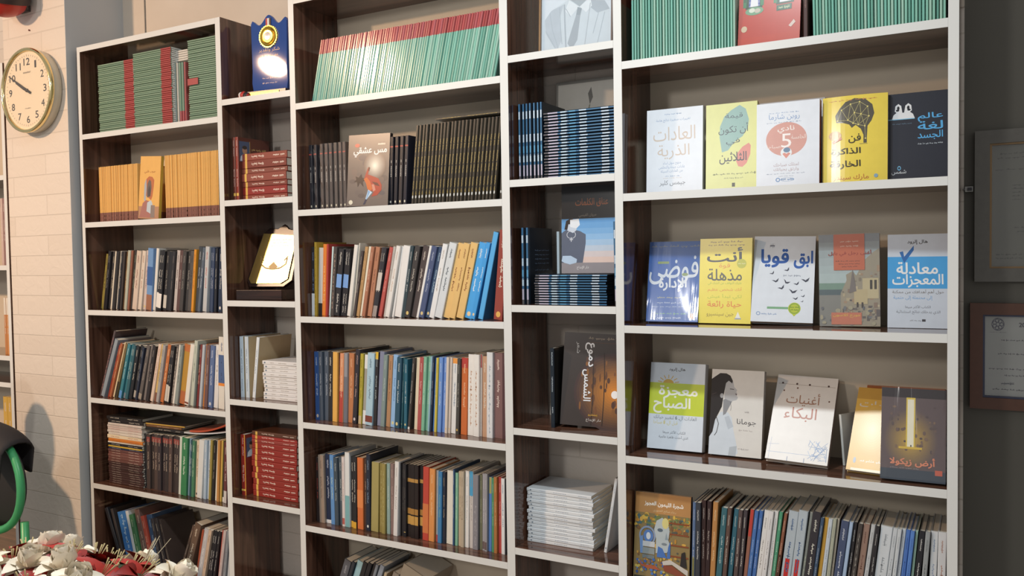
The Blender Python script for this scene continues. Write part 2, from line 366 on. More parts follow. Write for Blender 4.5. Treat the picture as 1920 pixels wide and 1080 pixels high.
bookcase('A', XS['Alo'], XS['Ali'], XS['Ari'], XS['Aro'], 'dark brown bookcase with cream front edges beside the white brick pillar')
bookcase('C', XS['Clo'], XS['Cli'], XS['Cri'], XS['Cro'], 'dark brown bookcase with cream edges, wide middle one full of upright spines')
bookcase('E', XS['Elo'], XS['Eli'], XS['Eri'], XS['Ero'], 'dark brown bookcase with cream edges displaying books face out beside framed certificates')
def column(k, x0, x1, label):
    r = thing('shelf_column', label, 'shelves', ((x0 + x1) / 2, 0, FLOOR_Z)); e = .0003
    for zz in ZS[k][1:]:
        m = MB(); m.box((x0 + e, 0, zz - T), (x1 - e, D, zz), M_WOODH, M_EDGE); part(m, 'shelf', r)
    return r
column('B', XS['Aro'], XS['Clo'], 'narrow column of open shelves carrying the award plaques between two bookcases')
column('D', XS['Cro'], XS['Elo'], 'narrow column of open shelves under the framed portrait between two bookcases')

# ------------------------------------------------------------------ books
def book_meshes(w, dep, h, cover, opts, page, name='cover'):
    """paperback standing on its foot: x thickness, y depth (spine at y=0), z height; returns the cover mesh and the page block"""
    t = min(.0012, w * .12); r = min(.0018, w * .22); m = MB(); cm = mat(cover, opts.get('r', .3))
    out = [(0, dep), (0, r), (r * .35, r * .3), (r, 0), (w - r, 0), (w - r * .35, r * .3), (w, r), (w, dep)]
    inn = [(w - t, dep), (w - t, r + t), (t, r + t), (t, dep)]
    k = len(out); pts = out + inn; n = len(pts)
    vs = [(x, y, 0) for x, y in pts] + [(x, y, h) for x, y in pts]
    fs = [[i, (i + 1) % n, (i + 1) % n + n, i + n] for i in range(n)]
    caps = [[0, 1, 10, 11], [1, 2, 3, 10], [3, 4, 9, 10], [4, 5, 6, 9], [6, 7, 8, 9]]
    fs += [list(reversed(c)) for c in caps] + [[i + n for i in c] for c in caps]
    m.add(vs, fs, cm)
    a = Art(m, lambda u, v, l: Vector((r + (w - 2 * r) * u, -.000008 * l, h * v)), h / max(w, .001))
    side = opts.get('side')
    if side:
        m.add([(w + .0001, r, 0), (w + .0001, dep, 0), (w + .0001, dep, h), (w + .0001, r, h)], [[0, 1, 2, 3]], mat(side, .3))
    for c, v0, v1, *uu in opts.get('bands', []): a.rect(uu[0] if uu else -.08, v0, uu[1] if uu else 1.08, v1, c)
    tc = opts.get('t')
    if tc:
        sd = opts.get('seed', 0)
        for v0, v1 in opts.get('tp', ((.36, .68), (.8, .92))): a.scrawl(.27, .74, v0, v1, tc, max(1, int((v1 - v0) * 9)), sd, True)
    if opts.get('side_art'): opts['side_art'](Art(m, lambda u, v, l: Vector((w + .0002 + .000008 * l, r + (dep - r) * u, h * v)), h / dep))
    if opts.get('logo'): a.ell(.5, .06, .3, .3 * (w / h), opts['logo'], 10)
    return m, (t + .0001, r + t + .0002, .0004, w - t - .0001, dep - .0015, h - .0012)
def make_book(name, w, dep, h, cover, opts=None, page=None, parts=True):
    opts = opts or {}; page = page or M_PAGE
    m, pb = book_meshes(w, dep, h, cover, opts, page)
    if not parts:
        m.box(pb[:3], pb[3:], page); return m.build(name)
    r = empty(name); m.build('cover', r)
    p = MB(); p.box(pb[:3], pb[3:], page); p.build('pages', r); return r
PENDING = []      # spines waiting for their labels: (object, words, colour words of both neighbours, shelf, place along the shelf)
CN = {}
def row(k, zi, y0, org, sc, end, items, name='paperback_book', hmin=.1, dep=.138, page=None):
    """a row of upright spines; items: (x bottom, x top, y top, colour, words[, options]) in the pixels of one enlarged view of the photograph"""
    z = ZS[k][zi]; rec = []
    for it in items:
        if it is None: rec.append(None); continue
        xb, xt, yt, col, words = it[:5]; o = dict(it[5]) if len(it) > 5 else {}
        ut, vt = org[0] + xt / sc, org[1] + yt / sc; top = hy(ut, vt, y0); ub = org[0] + xb / sc
        if 'yb' in o:
            q = hy(ub, org[1] + o['yb'] / sc, y0); f = (z - q.z) / (top.z - q.z); x = q.x + (top.x - q.x) * f
        else: x = xat(ub, y0, z)
        rec.append([x, math.atan2(top.x - x, top.z - z), math.hypot(top.x - x, top.z - z), col, words, o])
    xe = xat(org[0] + end / sc, y0, z)
    real = [r for r in rec if r]
    for i, r in enumerate(rec):      # how far a spine may lean onto the next without entering it
        r and r.append(next((q for q in rec[i + 1:i + 2]), None))
    for r in reversed(real):
        q = r[6]
        if q: r[1] = math.atan(min(math.tan(r[1]), math.tan(q[1]) + .5 * (q[0] - r[0]) / min(r[2], q[2])))
    got = []
    for i, r in enumerate(rec):
        if r is None: continue
        x, a, h, col, words, o, q = r
        if q:
            s0 = q[0] - x; s1 = s0 + min(h, q[2]) * (math.tan(q[1]) - math.tan(a)); w = min(s0, s1) * math.cos(a) - .0005
        elif i + 1 < len(rec): w = o.get('w', .014)
        else: w = (xe - x) * math.cos(a) - .0005
        w = max(.003, w)
        if 'w' in o: w = min(w, o['w'])
        o.setdefault('seed', i)
        bk = make_book(name, w, min(dep + .01 * math.sin(i * 2.3), D - .011 - y0), max(hmin, h), col, o, page)
        bk.location = (x + (w * math.sin(a) * math.tan(a) if a > 0 else 0), y0 + .004 * math.sin(i * 4.1), z + (w * math.sin(a) if a > 0 else 0) + .0002); bk.rotation_euler = (0, a, 0)
        tag(bk, None, 'book', f'mixed spines on the {ORD[zi - 1]} shelf of the {UNIT[k]}'); got.append((bk, words))
    for i, (bk, words) in enumerate(got):
        PENDING.append((bk, words, got[i - 1][1] if i else None, got[i + 1][1] if i + 1 < len(got) else None, f'{ORD[zi - 1]} shelf, {UNIT[k]}', i, len(got)))
    return got
def run(proto, n, x0, x1, y0, z, lean0, lean1, label, group, jit=.0006, hj=None):
    """n copies of one upright booklet in a row"""
    out = []
    for i in range(n):
        ps = proto if isinstance(proto, list) else [proto]; k = (i * 5 + i // 3 + i // 7) % len(ps)
        o = ps[i] if i < len(ps) else copy_tree(ps[k]); proto_w = ps[0]
        f = i / max(1, n - 1); a = lean0 + (lean1 - lean0) * f; w = proto_w['thick']
        o.location = (x0 + (x1 - x0) * i / n, y0 + random.uniform(0, .004), z + max(0, w * math.sin(a)) + .0002); o.rotation_euler = (0, a, 0)
        tag(o, label, 'book', group); out.append(o)
    return out
def pile(mk, n, xl, y0, z, label, group, jx=.002, yaw=.0, cat='book', flip=False):
    """n books lying flat, spines to the room; mk(i) gives (object, thickness)"""
    out = []
    for i in range(n):
        o, w, ln = mk(i)
        dx = random.uniform(-jx, jx); ya = random.uniform(-yaw, yaw)
        if flip: o.location = (xl + ln + dx, y0 + random.uniform(0, .003), z + .0001); o.rotation_euler = (0, -PI / 2, ya)
        else: o.location = (xl + dx, y0 + random.uniform(0, .003), z + w + .0001); o.rotation_euler = (0, PI / 2, ya)
        z += w + .0002; tag(o, label(i) if callable(label) else label, cat, group); out.append(o)
    return out
def face_book(name, label, z, pL, pR, H, thick, tilt=.12, y=None, art=None, cover='#dddddd', spine=None, page=None, bow=0, group=None, roll=0, wrap=False, rough=.28, dz=0, body=True):
    """book standing with its front cover to the room; pL, pR pixels of the foot's corners (on plane y when given)"""
    if y is None: a = hz(pL[0], pL[1], z); c = hz(pR[0], pR[1], z)
    else:
        ys = y if isinstance(y, tuple) else (y, y); a = Vector((xat(pL[0], ys[0], z), ys[0], z)); c = Vector((xat(pR[0], ys[1], z), ys[1], z))
    Wd = math.hypot(c.x - a.x, c.y - a.y); yaw = math.atan2(c.y - a.y, c.x - a.x)
    if H > 2:      # H is the pixel row of the top edge at the left corner
        lo, hi = .1, .4
        for _ in range(30):
            h = (lo + hi) / 2; p = a + Vector((0, math.sin(tilt) * h, math.cos(tilt) * h))
            if vpix(*p) > H: lo = h
            else: hi = h
        H = h
    r = thing(name, label, 'book', (a.x, a.y, z + thick * math.sin(max(0, tilt)) + (Wd * math.sin(roll) if roll > 0 else -0.0) + dz + .0003), (-tilt, roll, yaw), group)
    t = .0014; m = MB(); cm = mat(cover, rough); sm = mat(spine, rough) if spine else cm
    fb = lambda u: bow * (4 * (u - .5) ** 2 - 1) if bow else 0
    N = 14 if bow else 1
    P = lambda u, v, l: Vector((u * Wd, fb(u) - .00001 * l - (.0002 if bow else 0), v * H))
    # front board
    vs = []; fs = []
    for i in range(N + 1):
        u = i / N
        vs += [(u * Wd, fb(u), 0), (u * Wd, fb(u), H), (u * Wd, fb(u) + t, 0), (u * Wd, fb(u) + t, H)]
    for i in range(N):
        k = 4 * i; fs += [[k, k + 4, k + 5, k + 1], [k + 2, k + 3, k + 7, k + 6], [k + 1, k + 5, k + 7, k + 3], [k, k + 2, k + 6, k + 4]]
    fs += [[0, 1, 3, 2], [4 * N, 4 * N + 2, 4 * N + 3, 4 * N + 1]]
    m.add(vs, fs, cm)
    m.box((Wd - t, t, 0), (Wd, thick, H), sm); m.box((0, thick - t, 0), (Wd - t, thick, H), cm)
    A = Art(m, P, H / Wd, rough, bool(bow))
    if art: art(A)
    m.build('cover', r)
    p = MB(); p.box((.0015, t + .0003 + abs(0), .0008), (Wd - t - .0003, thick - t - .0003, H - .0008), page or M_PAGE); p.build('pages', r)
    if wrap:
        q = MB(); q.grid(lambda u, v: Vector((-.001 + (Wd + .002) * u, -.0032 - .0012 * math.sin(u * 6 + v * 4.5) - .0006 * max(0, abs(2 * u - 1) - .7) * math.sin(v * 30), (.004 if tilt > 0 else 0) + (H - .002) * v)), 24, 30, M_WRAP)
        q.build('plastic_wrap', r, True)
    r['w'] = Wd; r['h'] = H
    return r
def flat(seq): return [x for s in seq for x in s]

# ------------------------------------------------------------------ mixed spines, shelf by shelf
w_ = '#e8e6e0'; k_ = '#262428'
def O(**k): return k
row('A', 3, .05, (140, 260), 3.1767, 872, [
 (155, 188, 690, '#8d8143', 'olive edged black', O(t=k_)), (175, 205, 672, k_, 'black', O(t='#8a8a88')), (195, 222, 676, '#3b393a', 'charcoal', O(t='#b0a890')), (213, 243, 672, '#d9d0bd', 'slim cream'),
 (225, 252, 673, '#2e2b2c', 'black'), (240, 268, 672, '#dcd8ce', 'slim white'), (253, 280, 675, '#2b2b30', 'black', O(t='#c9c3b2')), (268, 292, 674, '#3c3431', 'dark brown'), (280, 305, 675, '#6a5138', 'brown', O(t='#d0b880')),
 (296, 322, 668, '#aeb2a2', 'pale green'), (312, 338, 668, '#8d5a45', 'rust coloured', O(t='#3c4c46')), (325, 350, 668, '#37332f', 'dark mottled', O(t='#7d8a70')), (345, 375, 672, '#cdbdad', 'broad pinkish cream', O(t='#8a5b50')),
 (374, 403, 671, '#d6cabb', 'broad cream', O(t='#a06a50')), (402, 425, 668, '#cabbb4', 'pinkish white', O(t='#80514c', logo='#d9c27a')), (430, 443, 655, '#6f96c6', 'light blue picture', O(bands=[('#9a6a50', 0, .25), ('#3a5f9a', .4, .7)])), (462, 485, 655, '#dcdad4', 'white'),
 (478, 505, 669, '#2b2a2b', 'black', O(t=w_, bands=[(w_, .05, .3)])), (497, 525, 670, '#242326', 'black', O(t='#c7c4ba', bands=[(w_, .04, .28)])), (520, 545, 672, '#2d2b2c', 'black', O(t='#9a958a', bands=[('#c9c6bd', .04, .26)])), (541, 565, 676, '#232327', 'plain black'),
 (562, 590, 672, '#302e31', 'black', O(t='#857c74')), (582, 606, 668, '#bdb6b3', 'grey white', O(t='#5a4a48')), (603, 628, 668, '#5d4441', 'maroon', O(t='#a09a94')), (625, 650, 672, '#45413f', 'charcoal', O(t='#8f8c85')),
 (650, 672, 672, '#3b3a3b', 'dark grey', O(t='#a7a39a')), (672, 693, 670, '#56524f', 'grey', O(t='#2d2d30')), (695, 715, 662, '#d8932c', 'slim orange', O(t='#8a3a20')), (710, 735, 645, '#3d444b', 'tall slate', O(t='#b8bcc0')),
 (732, 765, 650, '#596573', 'slate grey', O(t='#c9ced4')), (763, 782, 645, '#bcc0c2', 'light grey', O(t='#c04a35')), (795, 806, 650, '#30405c', 'navy', O(t='#a9b6c6')), (812, 826, 652, '#3c4a66', 'blue grey', O(t='#c5cbd5')), (828, 839, 655, '#25272e', 'black', O(t='#bdbdb9')), (848, 855, 657, '#2b3850', 'dark navy', O(t='#d2d4d0', logo='#d9d7cf')),
], page=None)
row('A', 4, .03, (150, 580), 4.155, 1132, [
 (150, 262, 172, '#54484a', 'tall slim dark mauve', O(t='#c98a80', tp=((.1, .9),))), (166, 275, 240, '#8f9aa3', 'broad blue grey'), (207, 292, 288, '#3a3c40', 'black', O(t='#b9b9b4')), (216, 305, 281, '#95382a', 'red', O(t='#d8b48a')), (228, 318, 270, '#a8623f', 'orange brown', O(t='#e0c8a0')), (246, 338, 265, '#d8cba8', 'cream'), (268, 355, 272, '#7c6b48', 'tan', O(t='#2f2a20', bands=[('#3a3226', 0, .3)])),
 (300, 374, 275, '#41808e', 'teal', O(t='#cfe0de', bands=[('#5f93cc', 0, .14)])), (328, 397, 278, '#3a7684', 'teal', O(t='#cfe0de', bands=[('#77808a', 0, .1)])), (352, 418, 281, '#39616b', 'dark teal', O(t='#b9c4be')), (378, 440, 288, '#2b2c2f', 'black', O(t='#d4d0c2')), (405, 465, 290, '#29282b', 'black', O(t='#8d8a80', bands=[('#a8a399', .03, .16)])), (432, 492, 298, '#2c3242', 'dark navy', O(t='#9aa2b2')),
 (448, 520, 286, '#615b58', 'broad charcoal', O(t='#a59d92', bands=[('#9d9384', .02, .12)])), (486, 548, 280, '#77706d', 'grey', O(t='#463f3d')), (514, 573, 288, '#302b2b', 'black', O(t='#9a8f86')), (540, 608, 276, '#d9c4b4', 'pinkish cream', O(t='#a05f52')), (571, 632, 278, '#cdb06c', 'yellow cream', O(t='#7a4a30', bands=[('#7c5240', .0, .16)])), (596, 652, 282, '#a2a09e', 'grey', O(t='#64605e')), (618, 680, 280, '#bd6f3c', 'orange', O(t='#efd2a8')),
 (650, 706, 288, '#252326', 'black', O(t='#b5b0a5', bands=[('#c9c4bb', .03, .32)])), (680, 729, 288, '#2b2829', 'black', O(t='#ddd6c8', bands=[('#d4cec2', .03, .3)])), (700, 746, 284, '#6b645f', 'patterned grey', O(t='#d4cfc4', tp=((.05, .95),))), (718, 771, 280, '#dedad0', 'white', O(t='#9b948c')), (742, 787, 280, '#8a9490', 'grey green', O(t='#4a3f38')), (766, 810, 278, '#b58a35', 'broad orange gold', O(bands=[('#b0683f', 0, .22), ('#b86e3c', .88, 1)])),
 (812, 862, 275, '#e0dcd2', 'broad white', O(bands=[('#7e4a3c', .02, .05)])), (862, 897, 246, '#b9c0b2', 'tall pale green', O(t='#7f8d84')), (892, 921, 280, '#2c2a2d', 'black', O(t='#b5a78a')), (908, 941, 276, '#7a332f', 'dark red', O(t='#d8c0b0')), (926, 957, 278, '#b3bcc4', 'pale grey blue'), (947, 977, 275, '#c27a33', 'orange', O(t='#f0d8a0')), (968, 992, 280, '#6f5553', 'maroon grey', O(t='#b5a49c')), (996, 1018, 284, '#5d7099', 'slate blue', O(t='#d0d6e2', logo='#c8ccd2')),
 (1033, 1052, 280, '#d9d8d6', 'broad white', O(t='#b5aca6')), (1084, 1086, 215, '#dbd7cd', 'tall white', O(bands=[('#4d6490', .35, .75), ('#e08a3a', .32, .36)], t='#55648a')),
])
row('A', 5, .035, (150, 750), 3.2724, 905, [
 (603, 612, 225, '#cfd6cb', 'white and pale green'), (620, 630, 232, '#3f8055', 'broad green', O(t='#d7e4d4')), (655, 667, 238, '#7d97ad', 'blue grey', O(t='#dde4ea')), (670, 681, 246, '#2e5157', 'dark teal', O(t='#cad6d2')), (684, 694, 250, '#4c7f60', 'green', O(t='#dbe3d6')), (700, 710, 250, '#d2bfa8', 'cream', O(t='#3a3330', logo='#2b2627')), (718, 735, 246, '#d6d9d8', 'broad white'), (757, 766, 246, '#a9bccd', 'pale blue', O(t='#efeee8')), (774, 785, 250, '#b9c6d2', 'bluish white', O(t='#5a718d')), (791, 804, 246, '#9a8a49', 'olive'), (805, 822, 250, '#2c2929', 'black', O(t='#a89f92')), (822, 837, 255, '#e0d9c7', 'cream white'), (841, 850, 246, '#bf8a4d', 'slim orange'), (856, 868, 250, '#cfae58', 'slim yellow'), (868, 878, 256, '#29272a', 'black', O(bands=[(w_, 0, .08)])), (885, 890, 258, '#68393c', 'maroon', O(t='#d9cfc2', bands=[('#c9c4c0', 0, .2)])),
])
row('A', 5, .04, (150, 750), 3.2724, 608, [(391, 391, 208, '#26282c', 'broad plain black', O(w=.02))] + [(414 + i * 21.4, 412 + i * 22.5, 208 + i * 2.2, ['#4a3f3c', '#3a3332', '#524541', '#40383a', '#373033', '#3d3636', '#584944', '#3a3332', '#443c3a'][i], 'dark grey brown', O(t='#b9a99a', bands=[('#8d4a44', .86, .95)])) for i in range(9)], name='dark_paperback')
L = [(252, 150, 665, '#2c2d33', 'broad black'), (272, 190, 668, '#3d3634', 'dark brown'), (288, 222, 690, '#3b78bd', 'broad bright blue', O(t='#a8c8e6', tp=((.1, .95),))), (344, 278, 682, '#cfd6da', 'white'), (362, 302, 705, '#477a52', 'green', O(t='#b8c9b0')), (388, 326, 676, '#8a6f5c', 'brown beige', O(t='#d2c2ae')), (404, 336, 676, '#6f5650', 'brown', O(t='#c9b8a4')), (434, 372, 714, '#b5503f', 'red', O(t='#e2c4a8')), (456, 400, 708, '#38506f', 'navy blue', O(t='#8ea4bd')), (488, 436, 728, '#403a3c', 'black', O(t='#b9a88f', bands=[('#8a6c58', .0, .2)])), (510, 452, 730, '#3b3434', 'dark grey', O(t='#bcae9c', bands=[('#8a6c58', .0, .2)])), (534, 474, 736, '#423735', 'black', O(t='#a8977f', bands=[('#9a6a4c', .0, .16)])), (556, 494, 736, '#4b3f3a', 'dark brown', O(t='#a8977f', bands=[('#9a6a4c', .0, .16)]))]
row('A', 6, .03, (150, 750), 3.2724, 585, [(a, c, d, e, f, *( [dict(g[0], yb=1010)] if g else [O(yb=1010)])) for a, c, d, e, f, *g in L])
R = [(606, 690, 775, '#5d4a40', 'dark brown', O(t='#c9b8a4', bands=[('#a8724c', 0, .3)])), (636, 716, 770, '#6a5648', 'brown', O(t='#d2c4b0', bands=[('#a8724c', 0, .3)])), (706, 742, 800, '#a4523a', 'rust red', O()), (722, 765, 792, '#b9b9bc', 'broad silver', O(t='#e2e2e4')), (752, 792, 800, '#c7b09a', 'beige', O(t='#8d6a58')), (776, 812, 806, '#232227', 'black', O(t='#c9c9c6')), (795, 832, 806, '#26252b', 'black', O(t='#c9c9c6')), (818, 852, 808, '#2a282c', 'black', O(t='#c9c9c6')), (844, 868, 802, '#b9645a', 'pinkish red', O()), (854, 884, 802, '#c3b4b2', 'greyish pink', O(t='#a4867e')), (878, 902, 802, '#8d9299', 'grey', O(t='#5d6268')), (900, 918, 808, '#c6ccd2', 'pale blue white', O())]
row('A', 6, .03, (150, 750), 3.2724, 921, [(a, c, d, e, f, dict(g, yb=1060)) for a, c, d, e, f, g in R])

row('C', 3, .05, (560, 400), 4.91, 942, [
 (120, 115, 310, '#2f2f33', 'black', O(t='#7f92b8', bands=[('#d5dbe0', .0, .32)])), (152, 148, 266, '#b89a3a', 'tall yellow mottled', O(t='#57511f', tp=((.05, .95),))), (172, 178, 318, '#c2c3c1', 'plastic wrapped white', O(bands=[('#2e2a2b', 0, .18)])), (216, 228, 285, '#da8232', 'orange', O(t='#f1c98c', tp=((.2, .7),))), (250, 262, 283, '#ad3d38', 'dark red'), (268, 298, 308, '#bfd8da', 'pale blue cream'), (292, 325, 310, '#4a4442', 'mottled charcoal', O(t='#b59a86', tp=((.1, .9),))),
 (326, 372, 330, '#2b2a2e', 'black', O(t='#d2cfc6', bands=[('#79a4e0', .42, .62)], tp=((.05, .33), (.76, .95)))), (377, 421, 330, '#29282d', 'black', O(t='#d2cfc6', bands=[('#79a4e0', .42, .62)], tp=((.05, .33), (.76, .95)))), (418, 461, 332, '#2b2a2d', 'black', O(t='#d2cfc6', bands=[('#79a4e0', .42, .62)], tp=((.05, .33), (.76, .95)))), (443, 512, 295, '#e3e1db', 'broad white'), (492, 549, 276, '#d9d5c9', 'tall white cream', O(t='#9c958a')), (503, 580, 352, '#4c4443', 'dark brown', O(t='#bfb6ab')), (526, 610, 312, '#b99465', 'tan', O(t='#7d5c38')), (556, 640, 310, '#e0dccb', 'cream white'), (584, 672, 312, '#a87258', 'brown pink', O(t='#e0b8a0')), (626, 705, 315, '#b27d60', 'copper brown', O(t='#7a4a3a')), (668, 760, 318, '#3a3a42', 'black', O(t='#d9d0c0', bands=[('#c9c4bd', .38, .64), ('#9d938e', .0, .16)])), (692, 787, 320, '#333339', 'black', O(t='#d9d0c0', bands=[('#c9c4bd', .38, .64), ('#9d938e', .0, .16)])), (722, 830, 318, '#b85750', 'red pink', O(t='#dca39c')), (776, 868, 310, '#b7b4af', 'greyish white', O(t='#8c8884')), (800, 905, 306, '#e2e0dc', 'broad white', O(t='#c9a992')), (850, 945, 306, '#dfe0df', 'white', O()), (880, 965, 306, '#e4e4e2', 'broad white', O()),
])
row('C', 3, .05, (750, 400), 4.91, 948, [
 (10, 96, 305, '#35464d', 'black and teal', O(t='#cfd2d0')), (42, 142, 306, '#3f3c3c', 'dark grey', O(t='#c2bdb2', logo='#d9c27a')), (92, 205, 306, '#4c4343', 'brown grey', O(t='#cfc6ba')), (148, 272, 302, '#e3e3e1', 'slim white'), (172, 296, 310, '#4b587c', 'slate blue', O(t='#aab4c8', logo='#d8c48c')), (222, 345, 318, '#3c506e', 'dark blue', O(t='#9fbccb', logo='#d8c48c')), (268, 395, 290, '#e2e5e6', 'white', O(t='#b9aca0')), (316, 455, 284, '#d3dade', 'broad bluish white', O(t='#55606a')), (388, 527, 285, '#e0bc7a', 'tan yellow', O(t='#8c5a38')), (452, 590, 285, '#e0bc7a', 'tan yellow', O(t='#8c5a38')), (514, 650, 282, '#e0bc7a', 'tan yellow', O(t='#8c5a38')), (584, 722, 280, '#4ca5e6', 'bright blue', O(t='#e6f0f6', logo='#e6cfa2')), (652, 798, 276, '#469fe2', 'bright blue', O(t='#e6f0f6', logo='#e6cfa2')), (714, 858, 180, '#5aaee8', 'tall sky blue', O(side='#3f8fd0', w=.0165)), None, (866, 924, 158, '#96443a', 'tall red brown', O(t='#eadfce', logo='#e2b35c')),
])
row('C', 4, .05, (560, 610), 4.5, 870, [
 (142, 128, 222, '#31538c', 'blue', O(t='#b9c6dc', logo='#c8b8a8')), (181, 170, 220, '#4c5766', 'slate', O(t='#aab4bf')), (212, 208, 220, '#4f5a69', 'slate', O(t='#aab4bf')), (250, 252, 222, '#2a292b', 'black', O(t='#d9d6cc')), (288, 292, 226, '#e2b058', 'yellow orange'), (330, 332, 235, '#43282a', 'slim black red', O(t='#b54a44')), (342, 352, 236, '#d9966e', 'peach', O(t='#efd0b0', bands=[('#b5483c', .0, .45)])), (379, 386, 235, '#93959b', 'grey', O(bands=[('#70737c', 0, .66)])), (409, 416, 236, '#b97a50', 'brown orange', O(t='#e0b48c')), (455, 486, 204, '#322f36', 'broad tall black', O(t='#c4a49a', logo='#c9c2c2')), (502, 521, 240, '#b0a33a', 'olive yellow', O(t='#57501c', bands=[('#c4b089', 0, .12)])), (530, 552, 250, '#a09d94', 'grey', O(bands=[('#e0e2e2', .0, .2), ('#e0e2e2', .8, 1)])), (565, 588, 234, '#a9c8d8', 'broad pale blue', O(t='#6a8496', bands=[('#7a4034', .04, .13)])), (627, 648, 226, '#2f2b2d', 'black', O(t='#bcd0cf', bands=[('#d9b53c', .9, 1)])), (655, 680, 222, '#8187a0', 'broad slate purple', O()), (694, 724, 250, '#7f918f', 'grey green', O(t='#b3c0bd')), (732, 758, 255, '#b08763', 'tan brown', O(t='#7c5234')), (768, 796, 250, '#91b8e0', 'light blue', O(t='#5d84b0', logo='#d4cfa0')), (812, 836, 272, '#2f5266', 'dark teal', O(t='#c9d2d0', logo='#d6c688')), (856, 878, 276, '#35606a', 'dark teal', O(t='#c9d2d0', logo='#d6c688')),
])
row('C', 4, .05, (750, 620), 4.695, 930, [
 (30, 38, 250, '#2f6478', 'teal', O(t='#c9d2d0', logo='#d6c688', w=.012)), (70, 120, 240, '#45403c', 'dark brown', O(t='#d4cfc6', bands=[('#e2e0dc', 0, .035)])), (116, 139, 240, '#dad0b6', 'cream'), (150, 176, 236, '#ab5552', 'red pink', O(t='#e2bcb4')), (187, 213, 230, '#7fb598', 'green', O(t='#cfe2d4')), (216, 243, 228, '#82b89c', 'green', O(t='#cfe2d4')), (243, 272, 228, '#90b4c4', 'blue green', O(t='#d8e0d0')), (262, 290, 228, '#26324a', 'dark navy', O(t='#c9cdd2')), (280, 306, 240, '#5783c6', 'blue', O(t='#a9c0e2')), (302, 324, 240, '#cab94c', 'slim yellow', O(t='#6c6424')), (326, 346, 235, '#6f95d4', 'blue', O(t='#c4d2ea')), (362, 381, 234, '#6a90d2', 'blue', O(t='#c4d2ea')), (396, 414, 235, '#d6cabd', 'cream pink', O(logo='#d8b468')), (420, 440, 236, '#cfc4ba', 'cream', O(logo='#d8b468')), (443, 461, 245, '#dfe0df', 'white', O(t='#8fa0b4', bands=[('#e59a4a', .93, 1)])), (492, 510, 245, '#4a4844', 'dark olive grey', O(t='#a8a49a', logo='#d0aa50')), (530, 541, 240, '#c86c36', 'broad orange', O(t='#ecc29a', bands=[('#b5423a', .87, 1)])), (590, 598, 210, '#e4e2dd', 'broad white', O(t='#c09a80', tp=((.12, .8),))), (650, 652, 210, '#e4e2dd', 'broad white', O(t='#c09a80', tp=((.12, .8),))), (702, 706, 212, '#d4c9c0', 'white', O(bands=[('#b0332f', .84, 1)], w=.005)), (722, 724, 226, '#bd9678', 'tan', O(t='#e8dccb')), (767, 768, 190, '#d9dbdd', 'broad white', O(t='#a9b3bd', tp=((.05, .85),))), (823, 823, 195, '#80605e', 'broad plastic wrapped maroon', O(t='#dcc9c0')), (900, 903, 200, '#55383a', 'dark maroon', O()),
])
row('C', 5, .045, (570, 810), 4.0, 724, [
 (94, 86, 190, '#2f2828', 'black', O(t='#b04a3a')), (122, 108, 170, '#9a8a7c', 'taupe', O(t='#7d6c60')), (163, 150, 166, '#212c48', 'navy', O(t='#b4bccc', bands=[('#d9dde0', 0, .05)])), (205, 190, 170, '#6292c8', 'blue', O(t='#c4d4b8')), (235, 222, 190, '#44505a', 'slate', O(t='#b9c2bf')), (264, 250, 188, '#4f5a63', 'slate', O(t='#b9c2bf')), (290, 282, 186, '#d6cdca', 'pinkish white', O(t='#b09089', bands=[('#b5635a', .03, .12)])), (312, 306, 150, '#dce0e0', 'tall white and teal', O(bands=[('#7db0b4', 0, .42)])), (347, 342, 188, '#252428', 'black', O(t='#d6d2c6', bands=[('#d9a83a', .0, .09)])), (373, 371, 182, '#2a282b', 'black', O(t='#d6d2c6', bands=[('#d9a83a', .0, .09)])), (402, 398, 192, '#d0733f', 'broad orange', O(bands=[('#e08a50', .3, .55)])), (446, 444, 198, '#47352e', 'dark brown', O(t='#b89a80')), (470, 470, 165, '#262c3c', 'tall black navy', O(t='#8ca4bc', logo='#d9dcd2')), (500, 506, 226, '#a59a60', 'thick olive tan', O(side='#8d7a3a')), (560, 562, 236, '#8d8048', 'olive', O(t='#b9b078', tp=((.1, .9),))), (586, 588, 236, '#978a50', 'olive', O(t='#b9b078', tp=((.1, .9),))), (618, 616, 236, '#8ea8a2', 'grey green', O(t='#c9d2cc')), (646, 642, 238, '#86706c', 'mauve brown', O(t='#b7a49c')), (674, 686, 220, '#dddcda', 'white', O(t='#a8a09c')), (716, 718, 236, '#2f2d2f', 'black', O(t='#6a6662')),
])
